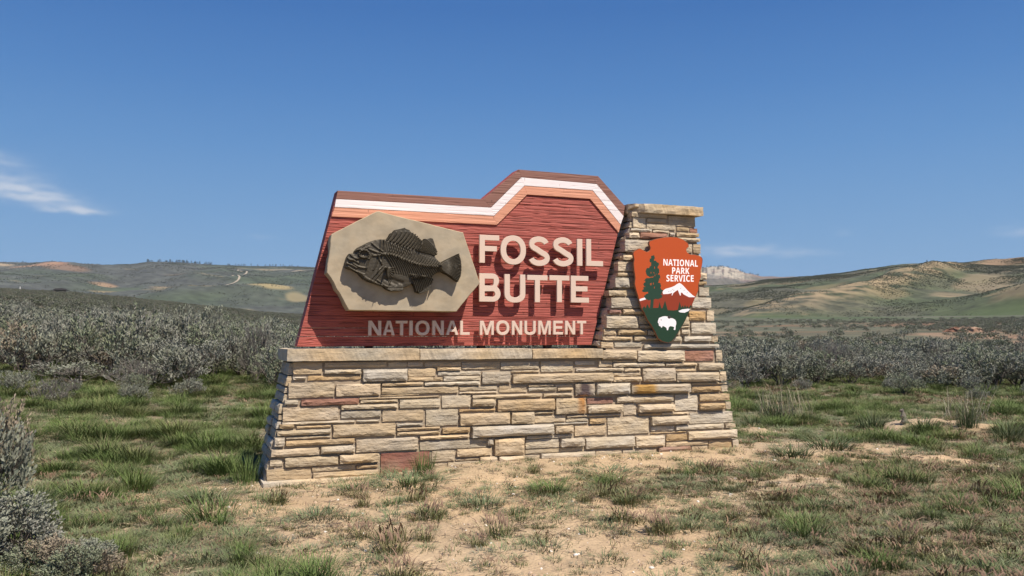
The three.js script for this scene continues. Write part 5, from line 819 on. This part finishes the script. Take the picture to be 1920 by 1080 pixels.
{ // eroded bank of red earth in the sage
  const az = 28.2, d = 118, P = [], C = [], I = [], NX = 90, NY = 26, r = degToRad(az);
  for (let j = 0; j <= NY; j++) for (let i = 0; i <= NX; i++) { const u = i / NX, v = j / NY, along = (u - 0.5) * 6.0, top = 1.15 * Math.pow(Math.sin(Math.PI * clamp(u, 0.02, 0.98)), 0.5) * (1.15 - 0.55 * u) * (0.8 + 0.5 * fbm(along, 3, 2, 3)), face = v < 0.6 ? v / 0.6 : 1, deep = v < 0.6 ? 0.6 * (1 - face) : -(v - 0.6) * 4; const q = fbm(along * 1.6, face * 2, 4, 4), z0 = deep + 0.8 * q * Math.sin(face * 3), x = Math.sin(r) * d + Math.cos(r) * along - Math.sin(r) * z0, z = -Math.cos(r) * d + Math.sin(r) * along + Math.cos(r) * z0; P.push(x, groundY(x, z) - 0.15 + top * face * (v > 0.6 ? 1 - (v - 0.6) * 2.2 : 1), z); const k = 1 + 0.9 * q; C.push(...(v < 0.6 ? (u < 0.3 ? [0.17, 0.092, 0.062] : [0.27, 0.178, 0.125]) : [0.14, 0.12, 0.07]).map((s) => s * k)); }
  for (let j = 0; j < NY; j++) for (let i = 0; i < NX; i++) { const a = j * (NX + 1) + i; I.push(a, a + 1, a + NX + 1, a + 1, a + NX + 2, a + NX + 1); }
  const g = new THREE.BufferGeometry(); g.setAttribute('position', new THREE.Float32BufferAttribute(P, 3)); g.setAttribute('color', new THREE.Float32BufferAttribute(C, 3)); g.setIndex(I); g.computeVertexNormals(); tag(mesh('earth_bank', g, new THREE.MeshStandardMaterial({ vertexColors: true, roughness: 1, side: THREE.DoubleSide })), 'crumbling reddish earth bank in the sagebrush near the right edge', 'bank', null, 'structure');
}

// ------------------------------------------------------------------ the ground squirrel
{
  const x = 6.86, z = -15.05, y = groundY(x, z), RES = 72, S = 0.19, mc = new MarchingCubes(RES, new THREE.MeshStandardMaterial(), false, false, 200000);
  const V = (a, b, c) => new THREE.Vector3(a, b, c), bones = [ // from, to, radii; facing -x, y from the ground
    [V(0.012, 0.048, 0), V(0.004, 0.115, 0), 0.046, 0.040], [V(0.004, 0.115, 0), V(-0.012, 0.178, 0), 0.039, 0.026], [V(-0.012, 0.178, 0), V(-0.024, 0.212, 0), 0.024, 0.023], [V(-0.020, 0.222, 0), V(-0.034, 0.222, 0), 0.025, 0.022], [V(-0.034, 0.222, 0), V(-0.062, 0.213, 0), 0.019, 0.009],
    [V(0.012, 0.04, 0.026), V(-0.016, 0.030, 0.034), 0.034, 0.018], [V(0.012, 0.04, -0.026), V(-0.016, 0.030, -0.034), 0.034, 0.018], [V(-0.004, 0.008, 0.032), V(-0.048, 0.007, 0.034), 0.011, 0.008], [V(-0.004, 0.008, -0.032), V(-0.048, 0.007, -0.034), 0.011, 0.008], [V(-0.014, 0.026, 0.034), V(0.002, 0.010, 0.032), 0.016, 0.011], [V(-0.014, 0.026, -0.034), V(0.002, 0.010, -0.032), 0.016, 0.011],
    [V(-0.014, 0.165, 0.024), V(-0.030, 0.128, 0.034), 0.014, 0.010], [V(-0.014, 0.165, -0.024), V(-0.030, 0.128, -0.034), 0.014, 0.010], [V(-0.030, 0.128, 0.034), V(-0.052, 0.118, 0.018), 0.010, 0.0075], [V(-0.030, 0.128, -0.034), V(-0.052, 0.118, -0.018), 0.010, 0.0075],
    [V(-0.010, 0.240, 0.017), V(-0.006, 0.252, 0.020), 0.007, 0.005], [V(-0.010, 0.240, -0.017), V(-0.006, 0.252, -0.020), 0.007, 0.005], [V(0.045, 0.022, 0), V(0.10, 0.012, 0.012), 0.017, 0.015], [V(0.10, 0.012, 0.012), V(0.14, 0.013, 0.03), 0.015, 0.007]];
  const pt = V(0, 0, 0), ab = V(0, 0, 0), ap = V(0, 0, 0);
  for (let k = 0; k < RES; k++) for (let j = 0; j < RES; j++) for (let i = 0; i < RES; i++) {
    pt.set(((i - RES / 2) / (RES / 2)) * S + 0.03, ((j - RES / 2) / (RES / 2)) * S + 0.13, ((k - RES / 2) / (RES / 2)) * S); let e = 0;
    for (const [a, b, ra, rb] of bones) { ab.subVectors(b, a); ap.subVectors(pt, a); const t = clamp(ap.dot(ab) / ab.lengthSq(), 0, 1), d = ap.addScaledVector(ab, -t).length() - lerp(ra, rb, t); e += Math.exp(-d * 190); }
    mc.field[k * RES * RES + j * RES + i] = Math.log(e) / 190;
  }
  mc.isolation = 0; mc.update(); const n = mc.count, p = new Float32Array(n * 3), nn = new Float32Array(n * 3), c = new Float32Array(n * 3);
  for (let i = 0; i < n; i++) { const q = [mc.positionArray[i * 3] * S + 0.03, mc.positionArray[i * 3 + 1] * S + 0.13, mc.positionArray[i * 3 + 2] * S]; p.set(q, i * 3); nn.set([mc.normalArray[i * 3], mc.normalArray[i * 3 + 1], mc.normalArray[i * 3 + 2]], i * 3); const f = 1 + 0.35 * noise(q[0] * 220, q[1] * 220, q[2] * 220), belly = sm(-q[0] - (q[1] < 0.19 ? 0.018 : 0.03), 0, 0.02); c.set([lerp(0.17, 0.27, belly) * f, lerp(0.15, 0.21, belly) * f, lerp(0.128, 0.15, belly) * f], i * 3); }
  const g = new THREE.BufferGeometry(); g.setAttribute('position', new THREE.BufferAttribute(p, 3)); g.setAttribute('normal', new THREE.BufferAttribute(nn, 3)); g.setAttribute('color', new THREE.BufferAttribute(c, 3));
  const t = thing('ground_squirrel', 'grey ground squirrel standing upright on the sand mound, looking left', 'ground squirrel', [x, y, z], -0.15); mesh('body', g, M.plant, t);
  for (const s of [-1, 1]) mesh('eye', new THREE.SphereGeometry(0.0048, 10, 8).translate(-0.036, 0.229, s * 0.0195), new THREE.MeshStandardMaterial({ color: new THREE.Color(0.01, 0.01, 0.01), roughness: 0.2 }), t);
}
{ // pebbles and crumbs on the sand
  const r = rng(19), geo = new THREE.IcosahedronGeometry(1, 1), p = geo.attributes.position; for (let i = 0; i < p.count; i++) { const k = 1 + 0.35 * noise(p.getX(i) * 1.3, p.getY(i) * 1.3, p.getZ(i) * 1.3); p.setXYZ(i, p.getX(i) * k, p.getY(i) * k * 0.6, p.getZ(i) * k); } geo.computeVertexNormals();
  const im = new THREE.InstancedMesh(geo, new THREE.MeshStandardMaterial({ color: 0xffffff, roughness: 1, flatShading: true }), 5200), m4 = new THREE.Matrix4(), q = new THREE.Quaternion(), e = new THREE.Euler(), col = new THREE.Color(); im.name = 'pebbles'; let k = 0;
  while (k < 5200) { const x = lerp(-4.5, 8, r()), z = lerp(-16, -4.7, r()); if (!inView(x, z, 1) || blocked(x, z) || cover(x, z) > 0.75) continue; const s = 0.004 + 0.014 * Math.pow(r(), 4), w = r() < 0.16; m4.compose(new THREE.Vector3(x, groundY(x, z) + s * 0.25, z), q.setFromEuler(e.set(r() * 0.5, r() * 6, r() * 0.5)), new THREE.Vector3(s, s, s * (0.7 + 0.6 * r()))); im.setMatrixAt(k, m4); const c = w ? 0.62 + 0.15 * r() : 0.30 + 0.2 * r(); im.setColorAt(k, col.setRGB(c, c * (w ? 0.95 : 0.76), c * (w ? 0.86 : 0.55))); k++; }
  im.castShadow = im.receiveShadow = true; scene.add(im); tag(im, 'small pebbles and clods strewn over the bare sand', 'pebbles', null, 'stuff');
}

{ // dead twigs and straw lying about
  const r = rng(23), T = new Tris(); for (let i = 0; i < 7; i++) { const a = r() * 6.28, l = 0.03 + r() * 0.06, x = (r() - 0.5) * 0.12, z = (r() - 0.5) * 0.12; limb(T, [x, 0.004, z], [x + Math.cos(a) * l, 0.004 + r() * 0.02, z + Math.sin(a) * l], 0.0022, 0.0014, tint(r() < 0.5 ? [0.11, 0.085, 0.065] : [0.36, 0.30, 0.20], r, 0.5)); }
  const n = 3600, im = new THREE.InstancedMesh(T.geo(), M.twig, n), m4 = new THREE.Matrix4(), q = new THREE.Quaternion(), up = new THREE.Vector3(0, 1, 0); im.name = 'twigs'; let k = 0;
  while (k < n) { const az = degToRad((r() * 2 - 1) * 33), d = Math.sqrt(lerp(21, 240, r())), x = Math.sin(az) * d, z = -Math.cos(az) * d; if (blocked(x, z)) continue; const c = cover(x, z); if (r() > 0.25 + c) continue; const s = 0.6 + r(); im.setMatrixAt(k++, m4.compose(new THREE.Vector3(x, groundY(x, z), z), q.setFromAxisAngle(up, r() * 6.28), new THREE.Vector3(s, s, s))); }
  im.castShadow = im.receiveShadow = true; scene.add(im); tag(im, 'dead twigs and bits of straw lying on the soil', 'twigs', null, 'stuff');
}

renderer.render(scene, camera);
